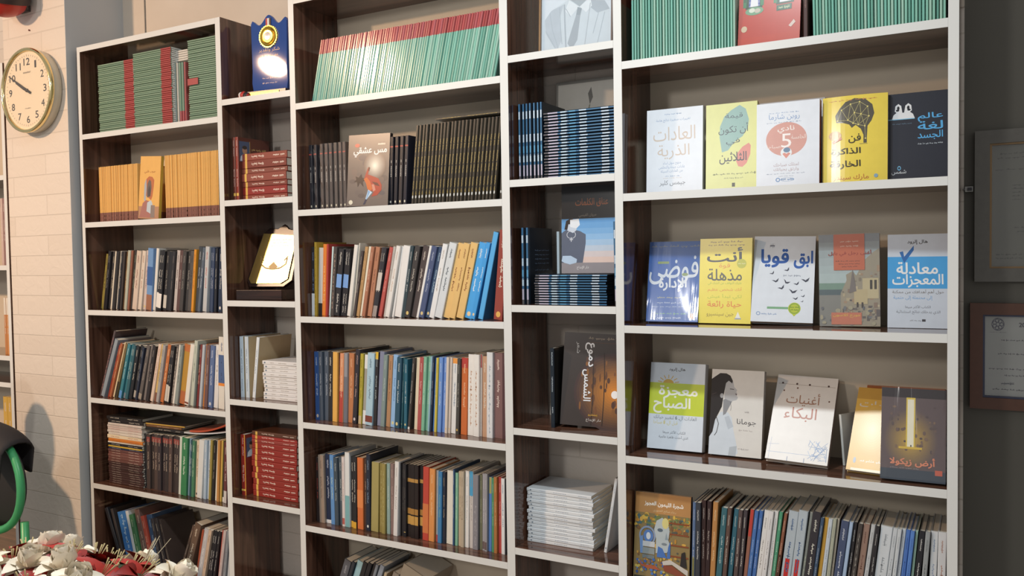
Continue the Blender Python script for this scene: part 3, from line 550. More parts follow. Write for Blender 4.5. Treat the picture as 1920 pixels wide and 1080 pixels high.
row('C', 5, .05, (750, 830), 4.318, 866, [
 (15, 18, 168, '#2f2d2f', 'black', O(t='#77726a')), (34, 34, 172, '#2c2a2c', 'black', O(t='#77726a', bands=[('#c9b06a', .06, .07)])), (54, 54, 176, '#241d1c', 'black and gold', O(bands=[('#b58a48', .76, .81), ('#a87c3e', .32, .4), ('#c4984e', .18, .3)])), (86, 86, 178, '#241d1c', 'black and gold', O(bands=[('#b58a48', .76, .81), ('#a87c3e', .32, .4), ('#c4984e', .18, .3)])), (120, 120, 182, '#261e1d', 'black and gold', O(bands=[('#b58a48', .76, .81), ('#a87c3e', .32, .4), ('#c4984e', .18, .3)])), (153, 153, 186, '#241d1c', 'black and gold', O(bands=[('#b58a48', .76, .81), ('#a87c3e', .32, .4), ('#c4984e', .18, .3)])), (184, 190, 194, '#bd4a3c', 'broad red', O(bands=[('#cf7a48', .1, .5)])), (232, 241, 210, '#d99354', 'orange tan', O(t='#e8c092')), (283, 287, 226, '#9ea3a5', 'grey', O(t='#bcc2c4', bands=[('#b04a44', .0, .1)])), (306, 313, 232, '#427fb0', 'blue', O(t='#7fb59c')), (344, 346, 236, '#2a2f3c', 'black navy', O(t='#c9b08a')), (368, 376, 226, '#dfdcd0', 'broad cream white'), (430, 434, 214, '#39567c', 'dark blue', O(t='#c9d0d6')), (442, 446, 245, '#84b89c', 'pale green', O(t='#d2e0d2')), (468, 470, 232, '#bfae96', 'beige', O(t='#8d7a64')), (494, 496, 230, '#b5a892', 'beige grey', O(t='#847260')), (522, 526, 228, '#e2e1dd', 'white', O(t='#a8a6a2')), (560, 558, 232, '#c9c4c0', 'white and blue', O(bands=[('#4fa0cc', .68, 1)], t='#9a9490')), (592, 596, 258, '#86848a', 'broad grey', O(t='#a8a6aa', tp=((.05, .6),))), (640, 640, 262, '#6f7058', 'olive', O(t='#a8a890')), (664, 665, 250, '#9d9ca2', 'silver grey', O(t='#d2d0d2', bands=[('#6a5a58', .02, .12)])), (688, 690, 250, '#98979c', 'silver grey', O(t='#d2d0d2', bands=[('#6a5a58', .02, .12)])), (711, 715, 280, '#5d86c4', 'blue', O(bands=[('#a8a468', .78, 1)])), (741, 741, 286, '#509068', 'green', O(t='#c4d6c4')), (764, 762, 276, '#ab7443', 'brown', O(t='#d6b48a')), (791, 790, 280, '#b84c46', 'red', O(t='#e6b8ac')), (821, 818, 290, '#e2e4e4', 'white', O(t='#6a84a4')), (852, 850, 292, '#2d2b2e', 'black', O()),
])
row('C', 6, .05, (570, 810), 4.0, 760, [(a, b, c, d, e, dict(f, yb=1080)) for a, b, c, d, e, f in [
 (268, 300, 968, '#5d5f66', 'broad grey', O(t='#a8aab0')), (332, 364, 975, '#33373f', 'black', O(w=.012)), (362, 392, 978, '#9cc2cc', 'pale blue', O()), (414, 443, 980, '#2b2a2d', 'black', O()), (454, 482, 986, '#29282c', 'black', O()), (488, 514, 992, '#2e2c2f', 'black', O()), (516, 540, 998, '#7f868f', 'grey', O()), (548, 572, 1004, '#8d97a4', 'blue grey', O(w=.016))]] + [None] + [(a, b, c, d, e, dict(f, yb=1080)) for a, b, c, d, e, f in [(600, 606, 1056, '#b5a488', 'beige', O()), (660, 666, 1062, '#8d8478', 'grey beige', O()), (712, 716, 1068, '#a39a8a', 'cream grey', O())]])
E5 = [(735, 750, 335, '#5d7499', 'slate blue', O(t='#d2d8e2', bands=[('#7d7a4a', 0, .38)], w=.0135)), (775, 785, 335, '#3d4149', 'dark grey', O(t='#e2e2dc')), (826, 836, 318, '#3f2c2a', 'dark brown', O(t='#c9bdb2')), (876, 898, 322, '#38292a', 'dark brown', O(t='#c9bdb2')), (925, 960, 330, '#b98650', 'tan brown', O(t='#e8cfa2', w=.0125)), None,
 (985, 1045, 390, '#3d6a74', 'teal', O(t='#c4d2cf')), (1050, 1106, 390, '#634e46', 'brown', O(t='#e0dacd')), (1098, 1166, 408, '#38697a', 'teal', O(t='#c4d2cf')), (1164, 1218, 412, '#5a4c4a', 'brown grey', O(t='#e6e0d4')), (1210, 1266, 414, '#494346', 'charcoal', O(t='#e6e2d6')), (1258, 1330, 412, '#9a6a58', 'red topped brown', O(bands=[('#c4463c', .7, 1)])), (1304, 1382, 418, '#4d76b4', 'blue', O(t='#b9c9e2')), (1346, 1423, 422, '#4a72b2', 'blue', O(t='#b9c9e2')), (1390, 1474, 420, '#e0e0de', 'white', O(t='#9a9492')), (1450, 1530, 422, '#dedede', 'white', O(t='#a09a98')), (1500, 1578, 426, '#e0dfdc', 'white', O(t='#9c9694')), (1545, 1626, 436, '#529c7a', 'green', O(t='#cfe2d4')), (1590, 1682, 442, '#8d5a44', 'copper brown', O(t='#e6cdb4', bands=[('#4a2f28', .3, .55)]))]
row('E', 5, .04, (1160, 880), 5.4, 1580, [i and (i[0], i[1], i[2], i[3], i[4], dict(i[5], yb=1080)) for i in E5])
E5 = [(-34, 52, 425, '#b4c0c8', 'broad grey white', O(t='#4d6a94', bands=[('#c4302c', .24, .5, .2, .75)])), (72, 156, 418, '#b4c0c8', 'broad grey white', O(t='#4d6a94', bands=[('#c4302c', .24, .5, .2, .75)])), (172, 262, 436, '#9a9c94', 'grey olive', O(t='#e2e6c4', tp=((.05, .55),), w=.009)), (208, 296, 432, '#37343a', 'broad tall black', O(t='#e2e2d4')), (295, 376, 490, '#3f546e', 'navy', O(t='#c9d2de')), (335, 412, 494, '#cf9f40', 'yellow orange'), (380, 454, 502, '#c4ced6', 'white', O(t='#8a98a8')), (430, 500, 500, '#aeb2a0', 'grey olive', O(t='#84887a')), (470, 540, 505, '#b9b09e', 'grey beige', O(t='#8d8474')), (505, 584, 522, '#485472', 'broad slate navy', O(t='#d2d8e2')), (588, 664, 536, '#a9c0dc', 'pale blue'), (634, 706, 540, '#2f2d30', 'black', O(t='#d2d2cf')), (680, 756, 550, '#47423f', 'mottled black', O(t='#a8a49a', tp=((.1, .9),))), (735, 806, 556, '#977c6e', 'mauve brown', O(t='#6a4a40')), (808, 882, 566, '#c4c8ca', 'grey white', O(t='#8c9094')), (866, 930, 572, '#302e32', 'black', O(t='#dadad6')), (914, 982, 580, '#d2d9de', 'broad white', O(t='#9aa2a9')), (1040, 1106, 600, '#c6cdd2', 'white', O(t='#8f989f')), (1096, 1156, 602, '#c9d0d4', 'white', O(t='#8f989f')), (1140, 1200, 606, '#ccd3d8', 'white', O(t='#8f989f')), (1184, 1240, 616, '#5078bd', 'blue', O(t='#2f4a80')), (1234, 1286, 620, '#5a86cc', 'blue', O(t='#38589a')), (1284, 1332, 626, '#a2c4b2', 'pale green', O()), (1320, 1372, 626, '#26262c', 'broad black', O(t='#e6e6e2')), (1395, 1436, 630, '#9aa0a2', 'grey', O(t='#5f6668')), (1470, 1490, 632, '#d2d7da', 'broad white', O(t='#7d94b4')), (1552, 1566, 634, '#d8dcdf', 'broad white', O(t='#b48a7a'))]
row('E', 5, .04, (1470, 880), 5.4, 1622, [(i[0], i[1], i[2], i[3], i[4], dict(i[5] if len(i) > 5 else {}, yb=1080)) for i in E5])

# ------------------------------------------------------------------ uniform rows: magazines and booklets
def booklet(name, w, dep, h, base, bands, rough=.22, t=None, tp=((.4, .7),), logo=None, lips=True):
    m = MB(); c = mat(base, rough); r = w * .3; e = .0004
    m.prism([(e, dep), (e, r), (w * .25, 0), (w * .75, 0), (w - e, r), (w - e, dep)], 0, h, c)
    a = Art(m, lambda u, v, l: Vector((w * .25 + w * .5 * u, -.00001 * l, h * v)), h / w)
    for cc, v0, v1 in bands:
        vs = [(e - .00008, dep, v0 * h), (e - .00008, r - .00008, v0 * h), (w * .25, -.00008, v0 * h), (w * .75, -.00008, v0 * h), (w - e + .00008, r - .00008, v0 * h), (w - e + .00008, dep, v0 * h)]
        vs += [(x, y, v1 * h) for x, y, z in vs]
        m.add(vs, [[i, i + 1, i + 7, i + 6] for i in range(5)], mat(cc, rough))
    if t:
        for v0, v1 in tp: a.scrawl(.1, .9, v0, v1, t, 2, 3, True)
    if logo: a.ell(.5, logo[1], .45, .45 * w / h, logo[0], 8)
    m.box((.0009, .004, h), (w - .0009, dep - .001, h + .0003), M_PAGEW)
    o = m.build(name); o['thick'] = w; return o
GREEN, RED = '#78b3a3', '#ad5153'
def mag(name, w, base=GREEN, red=RED): return booklet(name, w, .15, .2, base, [(red, .78, 1.0)], .2)
def vary(pr, cols=(('#8cc4b2', '#b95c5c', .14), ('#6aa494', '#a04a4e', .28), ('#a2c8b8', '#b8666a', .12))):  # paler bases also carry the glossy streaks of the spines
    out = [pr]
    for g, rd, ro in cols:
        o = booklet(pr.name.split('.')[0], pr['thick'], .15, .2, g, [(rd, .78, 1.0)], ro); out.append(o)
    return out
# middle bookcase, top shelf: green magazines leaning against the upright
y0 = .045; z = ZS['C'][1]; xa = xat(583, y0, z); xb = xat(937.5, y0, z) + .012; n = 80; la = math.radians(13)
pr = mag('green_magazine', (xb - xa) / n * math.cos(la) - .0002)
run(vary(pr), n, xa, xb - .031, y0, z, la, la, 'green magazine with red head leaning in the top row of the middle bookcase', 'leaning green magazines on the middle bookcase')
# display bookcase, top shelf
z = ZS['E'][1]; pr = mag('green_magazine', .0062, '#7cbcac')
xa = xat(1184, .03, z); xb = xat(1380, .03, z); n = 36
run(vary(pr), n, xa, xb, .03, z, 0, 0, 'green magazine upright on display bookcase before the red window book', 'upright green magazines before the red book')
pr = mag('green_magazine', .0062, '#7cbcac')
xa = xat(1524, .03, z); xb = min(xat(1778, .03, z), XS['Eri'] - .004); n = int((xb - xa) / .0066)
run(vary(pr), n, xa, xb, .03, z, -.02, 0, 'green magazine upright on display bookcase after the red window book', 'upright green magazines after the red book')
# bookcase beside the pillar, top shelf: three flat piles
z = ZS['A'][1]
for u0, n, cut, words, gr, hh in ((184, 38, 1, 'in the pile touching the side panel', 'pile of green magazines at the side panel', .0068), (250, 41, 1, 'in the middle pile', 'middle pile of green magazines', .0067), (353, 41, 0, 'in the pile with one red tab', 'pile of green magazines with a red tab', .0069)):
    prs = [booklet('green_magazine', hh - .0003, .14, .2 if cut else .16, g, [(rd, .74, 1.0)] if cut else [], ro) for g, rd, ro in (('#86a089', '#b05553', .25), ('#7d9883', '#a84f4c', .3), ('#8da68f', '#b05a57', .18), ('#76927d', '#a44b48', .3))]
    x = xat(u0, .03, z + .15); it = [0]
    def mk(i, prs=prs, hh=hh): o = prs[i] if i < 4 else copy_tree(prs[(i * 7 + i // 5) % 4]); return o, hh - .0003, .2
    pile(mk, n, x, .03, z, f'green magazine lying flat {words}, pillar bookcase top shelf', gr, .0012)
xt_ = xat(353, .03, z + .14)
b = MB(); b.box((xt_ - .0005, .0275, z + .125), (xt_ + .05, .0296, z + .147), mat('#a8504e', .3)); tag(b.build('paper_tab'), 'small red tab sticking out of the magazine pile beside the upright magazines', 'tab')
# upright and slanting magazines in the gap
xg = xat(327, .05, z); xe = xat(353, .05, z) - .002
for i in range(6):
    o = booklet('white_magazine', .0075, .13, .215, ['#d8d6cf', '#8d9a94', '#c9c6bc', '#7f9d86', '#86a58d', '#b05a58'][i], [('#b0585a', 0, .22)] if i > 2 else [], .3)
    o.location = (xg + i * (xe - xg) / 6 - .002, .045 + .001 * i, z + .0002); tag(o, f'{["white", "pale grey green", "cream", "green and red", "light green and red", "red"][i]} magazine standing upright in the gap between two magazine piles', 'book', 'magazines standing between the piles')
for i in range(5):
    o = booklet('white_magazine', .0075, .13, .13, '#d9d7d0', [], .5); o.rotation_euler = (0, PI / 2, 0); o.location = (xg + .0, .055, z + .2215 + .0078 * (i + 1)); o.scale = (1, 1, .56)
    tag(o, 'white magazine lying flat on top of the upright ones, top shelf beside the pillar', 'book', 'magazines lying on the upright ones')
# yellow booklets
z = ZS['A'][2]; w = .0076; yb_ = [('#8d5f50', 0, .17), ('#a8776a', .03, .05), ('#9d6f5c', .1, .12)]
pr = booklet('yellow_booklet', w - .0004, .14, .205, '#e3b365', yb_, .3)
xa = xat(186, .03, z); xb = xat(258, .03, z)
run(pr, int((xb - xa) / w), xa, xb, .03, z, .0, .03, 'yellow booklet with brown foot, in the row before the face-out yellow one', 'yellow booklets before the face-out one')
pr = booklet('yellow_booklet', w - .0004, .14, .222, '#e3b365', yb_, .3)
xa = xat(311, .03, z); xb = xat(409.5, .03, z)
run(pr, int((xb - xa) / w), xa, xb, .03, z, .0, .02, 'yellow booklet with brown foot, in the row after the face-out yellow one', 'yellow booklets after the face-out one')
def art_lion(A):
    A.rect(0, 0, 1, .2, '#b58a6a').poly([(.24, .4), (.26, .56), (.34, .64), (.46, .68), (.62, .67), (.72, .62), (.7, .5), (.66, .36), (.6, .3)], '#b9714a').poly([(.25, .3), (.24, .55), (.32, .64), (.36, .5), (.34, .25)], '#a9b0b8').poly([(.4, .34), (.37, .46), (.4, .57), (.48, .63), (.56, .6), (.6, .5), (.56, .36)], '#6d625c').poly([(.45, .36), (.44, .46), (.5, .54), (.56, .46), (.54, .36)], '#574c4a')
    A.poly([(.05, .02), (.2, .25), (.35, .3), (.62, .27), (.8, .1), (.82, .02)], '#a8746a').poly([(.4, .12), (.42, .26), (.6, .3), (.68, .24), (.62, .08)], '#bcc9d2').rect(.6, .02, .8, .22, '#8d8078').text('صوب قلبي', .22, .75, .72, .78, '#8c4a28')
face_book('yellow_booklet', 'yellow booklet turned face out, its cover picturing a dark figure, between yellow spines', z, (259, 412), (297, 409), 297, .012, .04, (.03, .034), art_lion, '#e3b365', '#c8b04c', roll=.06)

# middle bookcase, second shelf: dark novels in film, one face out, black and gold booklets
z = ZS['C'][2]
def nov(w, base, logo='#d2cfb8'): return make_book('dark_paperback', w, .14, .205, base, dict(t='#d9d6ce', tp=((.42, .58), (.62, .66)), bands=[('#a8483e', .845, .865)], logo=logo, r=.25))
xs = [158, 202, 262, 308, 350, 396, 442, 480]; cs = ['#2c2d34', '#38363a', '#5a504b', '#5f5550', '#554c48', '#5d534d', '#62564f', '#5a4f4a']  # the lighter covers have the film's glare mixed into their colour
for i, x in enumerate(xs):
    xa = xat(550 + (x + 4) / 5.143, .045, z); xb = xat(550 + ((xs + [524])[i + 1] - 2) / 5.143, .045, z); a = .012 * i / 7
    o = nov(min(.0125, xb - xa - .0015), cs[i]); o.location = (xa, .045, z + .0002); o.rotation_euler = (0, a * 0, 0)
    f = MB(); w = min(.0125, xb - xa - .0015); f.grid(lambda u, v: Vector((-.0003 + (w + .0006) * u, -.0022 - .0011 * math.sin(v * 23 + u * 3 + i), .206 * v)), 4, 40, M_WRAP); f.build('plastic_wrap', o, True)
    PENDING.append((o, 'plastic wrapped dark novel', 'dark', 'dark', f'second shelf, {UNIT["C"]}', i, 8)); o['category'] = 'book'; o['group'] = 'dark novels in plastic wrap'
def art_novel(A):
    rnd = random.Random(3)
    for i in range(26): A.ell(rnd.uniform(.12, .88), rnd.uniform(.1, .7), rnd.uniform(.05, .11), rnd.uniform(.03, .06), rnd.choice(['#655f5e', '#5b5555', '#6e625e', '#57545a']), 12)
    A.glow(.66, .56, .27, .2, '#6c5f5a', '#f4f4e4')  # bright patch is cover glare put into the ink
    A.text('مس عشقي', .13, .94, .685, .825, '#d8dde0', .03).ell(.22, .85, .06, .026, '#c2463c').rect(.72, .845, .9, .87, '#d0c4b8').scrawl(.72, .9, .85, .885, '#9c8f86', 2)
    A.poly([(.28, .4), (.2, .42), (.22, .37), (.16, .34), (.24, .34), (.26, .27), (.31, .33), (.4, .27), (.38, .34), (.46, .38), (.36, .4), (.34, .45)], '#2b2628')
    A.poly([(.42, .4), (.5, .54), (.54, .53), (.5, .44), (.6, .42), (.76, .38), (.84, .29), (.84, .22), (.74, .15), (.6, .13), (.66, .2), (.56, .22), (.5, .24), (.46, .32)], '#a83f2e')
    A.poly([(.4, .38), (.48, .4), (.56, .34), (.62, .24), (.56, .2), (.5, .24), (.46, .32)], '#c8682e').poly([(.5, .5), (.52, .55), (.55, .53), (.53, .48)], '#5a2a26').poly([(.6, .34), (.74, .32), (.8, .27), (.68, .29)], '#5e2f2a').poly([(.6, .3), (.66, .3), (.7, .22), (.64, .2)], '#c98a78')
    A.poly([(.52, .23), (.62, .19), (.5, .1), (.44, .03), (.46, .1)], '#b9d4ea').poly([(.52, .22), (.57, .2), (.47, .07)], '#7ea8d4').poly([(.46, .1), (.5, .09), (.45, .025), (.4, .02)], '#2c3450').ell(.1, .055, .05, .032, '#d9d6c4')
r_ = face_book('novel_cover', 'grey novel turned face out with red hand and white lettering, among dark spines', z, (650, 386), (727, 383), 258, .014, .05, (.036, .036), art_novel, '#69625f', '#1d1c20', roll=.03)
r_.name = 'dark_paperback'
xs = [735, 745, 755.5, 767]
for i in range(4):
    xa = xat(729 + i * 8.7, .045, z); o = nov(.0125, ['#1f1f27', '#26252c', '#3a3536', '#2a2a33'][i], ['#b9b9b2', '#d9d6c4', '#e0d4a8', '#d9d6c4'][i]); a = .05 + .006 * i; o.location = (xa, .045, z + .0125 * math.sin(a) + .0002); o.rotation_euler = (0, a, 0)
    o['category'] = 'book'; o['group'] = 'dark novels after the face-out one'; o['label'] = ['first', 'second', 'third', 'fourth'][i] + ' dark novel spine past the face-out grey novel, second shelf of middle bookcase'
xa = xat(768.5, .045, z); xb = xat(929, .045, z); n = 24
pr = booklet('black_booklet', (xb - xa) / n * math.cos(.13) - .0012, .15, .232, '#3b372f', [], .3, '#b09a50', ((.1, .3), (.36, .6), (.66, .8)), ('#c9ccc9', .1))
run(pr, n, xa, xb, .045, z, .105, .115, 'slim black and gold booklet leaning in the long row, second shelf of middle bookcase', 'black and gold booklets on the middle bookcase', 0)
o = booklet('black_booklet', .009, .15, .232, '#3b372f', [], .3, '#b09a50', ((.36, .6),), ('#c9ccc9', .1)); o.location = (xat(929, .045, z) + .0115, .045, z + .0012); o.rotation_euler = (0, .06, 0); tag(o, 'black and gold booklet standing apart at the end of its row', 'book')
o = booklet('flat_booklet', .006, .15, .23, '#4a453a', [], .3, '#b09a50', ((.1, .9),)); o.rotation_euler = (0, PI / 2 - .0, 0); o.location = (xat(812, .045, z) + .01, .05, z + .2395 + .0065); tag(o, 'dark booklet lying flat on top of the black and gold row', 'book')

# portrait shelves, second row: seven upright slim volumes, a flat pile and a framed print
z = ZS['D'][2]; SB = [('#9aa4ac', 0, .05), ('#b9b4c6', .05, .2), ('#b3cfe2', .24, .32), ('#5f9cc2', .36, .45), ('#a9c4da', .5, .6), ('#3f6e92', .62, .78), ('#b9cfe2', .8, .9)]
pr = booklet('blue_booklet', .0076, .14, .205, '#2c4f72', [], .2)
def blue(name, w, dep, h):
    m = MB(); c = mat('#17222f', .3); m.prism([(.0003, dep), (.0003, w * .35), (w * .28, 0), (w * .72, 0), (w - .0003, w * .35), (w - .0003, dep)], 0, h, c)
    a = Art(m, lambda u, v, l: Vector((w * .28 + w * .44 * u, -.00002 * l, h * v)), h / w, .22)
    a.rect(0, 0, 1, 1, '#3c6d94')
    for cc, v0, v1 in SB: a.rect(0, v0, 1, v1, cc)
    a.rect(0, 0, 1, .06, '#5d5a5c').scrawl(.1, .9, .24, .34, '#dfe8f0', 2, 1, True).scrawl(.1, .9, .5, .6, '#dfe8f0', 2, 2, True).scrawl(.1, .9, .8, .9, '#dfe8f0', 2, 4, True)
    o = m.build(name); o['thick'] = w; return o
bpy.data.objects.remove(pr)
pr = blue('blue_booklet', .0098, .14, .207); xa = xat(972, .04, z); xb = xat(1019, .04, z)
run(pr, 7, xa, xb, .04, z, .0, 0, 'slim blue volume standing upright beside the flat blue pile, second of the portrait shelves', 'upright blue volumes beside the flat pile')
pr = blue('blue_booklet', .0078, .14, .207); x = xat(1020, .03, z + .08)
def mk(i): o = pr if i == 0 else copy_tree(pr); return o, .0078, .207
pile(mk, 22, x, .03, z, 'slim blue volume lying flat in the tall pile, second of the portrait shelves', 'flat pile of blue volumes', .0016, .006)
def art_print(A): A.rect(.03, .03, .97, .97, '#d9d6cc').line([(.42, .1), (.44, .4), (.5, .62), (.55, .75)], .02, '#8d8a70').line([(.44, .4), (.36, .55), (.34, .66)], .015, '#9d9678').poly([(.55, .75), (.52, .86), (.57, .92), (.6, .82)], '#6d6a64').ell(.4, .3, .06, .05, '#c2a878').ell(.5, .38, .05, .04, '#b8a070').ell(.62, .5, .06, .03, '#8d9a70').line([(.5, .62), (.6, .7), (.66, .68)], .015, '#8d8a70')
face_book('framed_print', 'pale framed print of flowers standing behind the flat blue pile', z, (1042, 330), (1158, 325), 157, .012, .05, (.183, .183), art_print, '#8f8d86', dz=.001)
# portrait shelves, third row
z = ZS['D'][3]
for i, u in enumerate((977.5, 986)):
    o = blue('blue_booklet', .0125, .14, .208); o.location = (xat(u, .035, z), .035, z + .0002); tag(o, ['slim blue volume upright by the side panel, third of the portrait shelves', 'second slim blue volume upright, nearer the small flat pile, third of the portrait shelves'][i], 'book', 'upright blue volumes on the third portrait shelf')
    if i:
        m = MB(); A = Art(m, lambda u, v, l: Vector((.0125 + .00002 * l - .0002, .02 + .115 * u, .2 * v)), 1.7); 
        for k in range(8): A.scrawl(.12, .85, .72 - .06 * k - (.03 if k > 3 else 0), .745 - .06 * k - (.03 if k > 3 else 0), '#6f86a4', 4, k)
        m.build('back_cover_text', o)
pr = blue('blue_booklet', .0066, .14, .207); x = xat(1005, .02, z + .03)
def mk(i): o = pr if i == 0 else copy_tree(pr); return o, .0066, .207
pile(mk, 12, x, .012, z, 'slim blue volume lying flat under the dark poetry book, third of the portrait shelves', 'small flat pile of blue volumes', .002, .01)
def art_hug(A):
    A.rect(0, .0, 1, .12, '#8d8a90')
    for i, c in enumerate(('#d9c4bc', '#d0c9cc', '#b9cadd', '#a2c4e4', '#8dbbe6', '#7ab0e2', '#6aa5dc', '#5f9cd6')): A.rect(0, .12 + .065 * i, 1, .12 + .065 * (i + 1) + .001, c)
    A.rect(0, .62, 1, 1, '#16171c').text('عناق الكلمات', .24, .8, .75, .85, '#8a4f2c', .015).text('مروان القيسي', .3, .6, .63, .68, '#77736c')  # dark upper part: dark print together with the shelf's shadow, painted in
    A.poly([(.0, .12), (.0, .46), (.08, .5), (.2, .5), (.32, .48), (.42, .44), (.42, .34), (.37, .12)], '#5a6478').poly([(.05, .5), (.08, .6), (.2, .64), (.2, .5)], '#2c2624').poly([(.1, .49), (.12, .56), (.26, .56), (.26, .49), (.2, .46)], '#c9d6e6').poly([(.15, .53), (.15, .61), (.3, .62), (.32, .55), (.26, .51)], '#e4ecf4')
    A.ring(.17, .44, .08, .045, .12, '#cfd6e0').line([(.17, .41), (.17, .36)], .012, '#cfd6e0').line([(.14, .385), (.2, .385)], .012, '#cfd6e0').poly([(.0, .14), (.02, .2), (.16, .2), (.27, .16), (.26, .12), (.15, .1), (.05, .12)], '#b3cbe4').text('دار الإبداع', .27, .47, .04, .085, '#dfe2e4')
face_book('poetry_book', 'large dark book face out with orange lettering and a person in black against sky', ZS['D'][3] + 12 * .0068 + .0004, (1053, 511), (1163, 514), 350, .02, .03, (.085, .085), art_hug, '#1b1c22', '#10141c')
o = make_book('white_booklet', .008, .06, .115, '#b9cbd6', {}); o.location = (xat(1044, .1, z + .09), .1, z + 12 * .0068 + .0004); tag(o, 'narrow pale booklet standing on the small flat pile beside the dark poetry book', 'book')
o = blue('blue_booklet', .008, .07, .215); o.location = (-.0165, .155 - .14, z + .0002); o.location = (-.012, .015, z + .0002); o.rotation_euler = (0, -.012, 0); o.location.x = -.0102; tag(o, 'slim blue volume upright against the upright post, past the small flat pile', 'book')
# portrait shelves, fourth row
z = ZS['D'][4]
bk = make_book('dark_paperback', .0118, .145, .215, '#14222e', dict(t='#cfdde6', tp=((.45, .64), (.78, .95), (.18, .26)), side='#15171a')); bk.location = (xat(1033, .045, z), .045, z + .0002); tag(bk, 'dark navy spine with white lettering standing beside the face-out orange sunset book', 'book')
def art_tears(A):
    rnd = random.Random(5)
    A.glow(.86, .38, .66, .42, '#45393a', '#e8963c', 16)
    for i in range(40): A.ell(rnd.uniform(.3, .95), rnd.uniform(.08, .72), rnd.uniform(.01, .03), rnd.uniform(.02, .05), rnd.choice(['#6a4a38', '#7d543a', '#5a4238', '#8c6038']), 7)
    for u in (.5, .68): A.line([(u, .02), (u + .01, .3), (u, .6), (u - .02, .8)], .012, '#3a302c')
    A.ell(.86, .36, .055, .042, '#ffffff').text('دموع', .35, .5, .64, .9, '#e4eaf0', .02, True).text('الشمس', .32, .48, .27, .61, '#e4eaf0', .02, True).text('شعر', .2, .27, .78, .9, '#c9ced2', 0, True)
    A.scrawl(.4, .95, .93, .965, '#8d8478', 4, 2).rect(.42, .9, .86, .903, '#6a4a38').scrawl(.45, .6, .11, .14, '#c9a04a', 1).text('دار الإبداع', .42, .66, .05, .09, '#dcd9d4')
face_book('poetry_book', 'dark book face out with a glowing orange sun and white vertical lettering', z, (1050, 801), (1166, 810), 628, .018, .1, (.058, .085), art_tears, '#403a38', '#1d1a19', roll=.04)
# portrait shelves, fifth row: white pile and two leaning ones
z = ZS['D'][5]
def mkw(w, ln, t='#8fa0b4', base='#dce2e6', dep=.14): return make_book('white_paperback', w, dep, ln, base, dict(t=t, tp=((.2, .3), (.42, .62), (.8, .93)), logo='#6a7a8a'))
x = xat(991, .065, z + .05); ws = [.0098] * 15
def mk(i): return mkw(.0098, .198 + random.uniform(-.002, .002)), .0098, .2
pile(mk, 15, x, .06, z, lambda i: f'white paperback lying flat, {NTH[14 - i]} from the top of the white pile, portrait shelves', 'pile of white paperbacks on portrait shelves', .003, .012)
o = mkw(.0085, .205); a = math.radians(9.5); o.location = (xat(1132, .07, z), .07, z + .0085 * math.sin(a) + .0003); o.rotation_euler = (0, a, 0); tag(o, 'white paperback leaning away from the white pile on the portrait shelves', 'book')
o = mkw(.0085, .2); o.location = (-.0175, .078, z + .0009); o.rotation_euler = (0, .04, 0); tag(o, 'white paperback standing against the post behind the leaning white one', 'book')

# plaque shelves
z = ZS['B'][2]; RB = ['#8a4438', '#7c3a30', '#82473c', '#8d4a3e', '#7f4136', '#8f2f2a', '#8a4438']
def redbook(w, ln, base, yellow=False, dep=.14):
    return make_book('red_hardcover', w, dep, ln, base, dict(t='#e6d8cc', tp=((.22, .5), (.7, .95)), bands=[('#d9b45a', .075, .12)], r=.3), parts=True)
x = xat(456, .05, z + .03); th = [.018, .0265, .018, .027, .0175, .0265, .024]
def mk(i): o = redbook(th[i] - .0006, .2, RB[6 - i]); return o, th[i] - .0006, .2
pile(mk, 7, x, .045, z, lambda i: f'brick red volume lying flat with white lettering, {NTH[6 - i]} of seven from the top, plaque shelves', 'flat pile of seven red volumes', .0025, .01)
def art_man(A):
    A.rect(.03, .62, .36, .94, '#4a5a78').ell(.2, .8, .075, .06, '#b98a70').ell(.2, .845, .075, .03, '#3a3330').poly([(.05, .63), (.07, .7), (.14, .74), (.26, .74), (.33, .7), (.35, .63)], '#c9d4e0').rect(.36, .61, .375, .95, '#b9964a').scrawl(.42, .9, .8, .85, '#c9a86a', 3).scrawl(.42, .8, .7, .74, '#c9a86a', 2)
for i, u in enumerate((438, 443.5)):
    o = make_book('red_hardcover', .0115 if not i else .0125, .14, .21, ['#6d3a30', '#8a3a30'][i], dict(t='#e6d8cc', tp=((.22, .5), (.7, .95)), bands=[('#d9b45a', .075, .12)], side='#5a2e26', side_art=art_man if i else None)); o.location = (xat(u, .03, z), .03, z + .0002); tag(o, ['brown red volume upright nearest the side panel, above the gold plaque', 'red volume upright with a photograph of a man on its cover, above the gold plaque'][i], 'book')
z = ZS['B'][4]
for i, (u, a, c) in enumerate(((451.5, 0, '#c9dbe8'), (461, 0, '#c4d4e0'), (473, .13, '#dbe4ea'))):
    o = make_book('white_paperback', .0165 if i < 2 else .013, .15, .205, c, dict(t='#6f86a4', tp=((.1, .3), (.4, .8)), side='#b9a684')); w = .0165 if i < 2 else .013
    o.location = (xat(u, .045, z), .045, z + w * math.sin(a) + .0002); o.rotation_euler = (0, a, 0); tag(o, ['pale blue white paperback upright by the side panel, under the gold plaque', 'pale blue white paperback upright, second from the side panel under the gold plaque', 'white paperback leaning towards the small white pile under the gold plaque'][i], 'book')
x = xat(496, .045, z + .04)
def mk(i): return mkw(.0127, .174, '#9d9488', '#dcdcdc'), .0127, .2
pile(mk, 10, x, .04, z, lambda i: f'white paperback lying flat, {NTH[9 - i]} from the top of the ten below the gold plaque', 'pile of ten white paperbacks', .004, .015)
z = ZS['B'][5]; x = xat(475, .05, z + .1)
tw = [.0205] * 9 + [.012, .014, .014]
def mk(i): o = redbook(tw[i] - .0006, .2, '#8f2f28' if i < 9 else ['#8f3a34', '#a03832', '#5a3a2c'][i - 9]); return o, tw[i] - .0006, .2
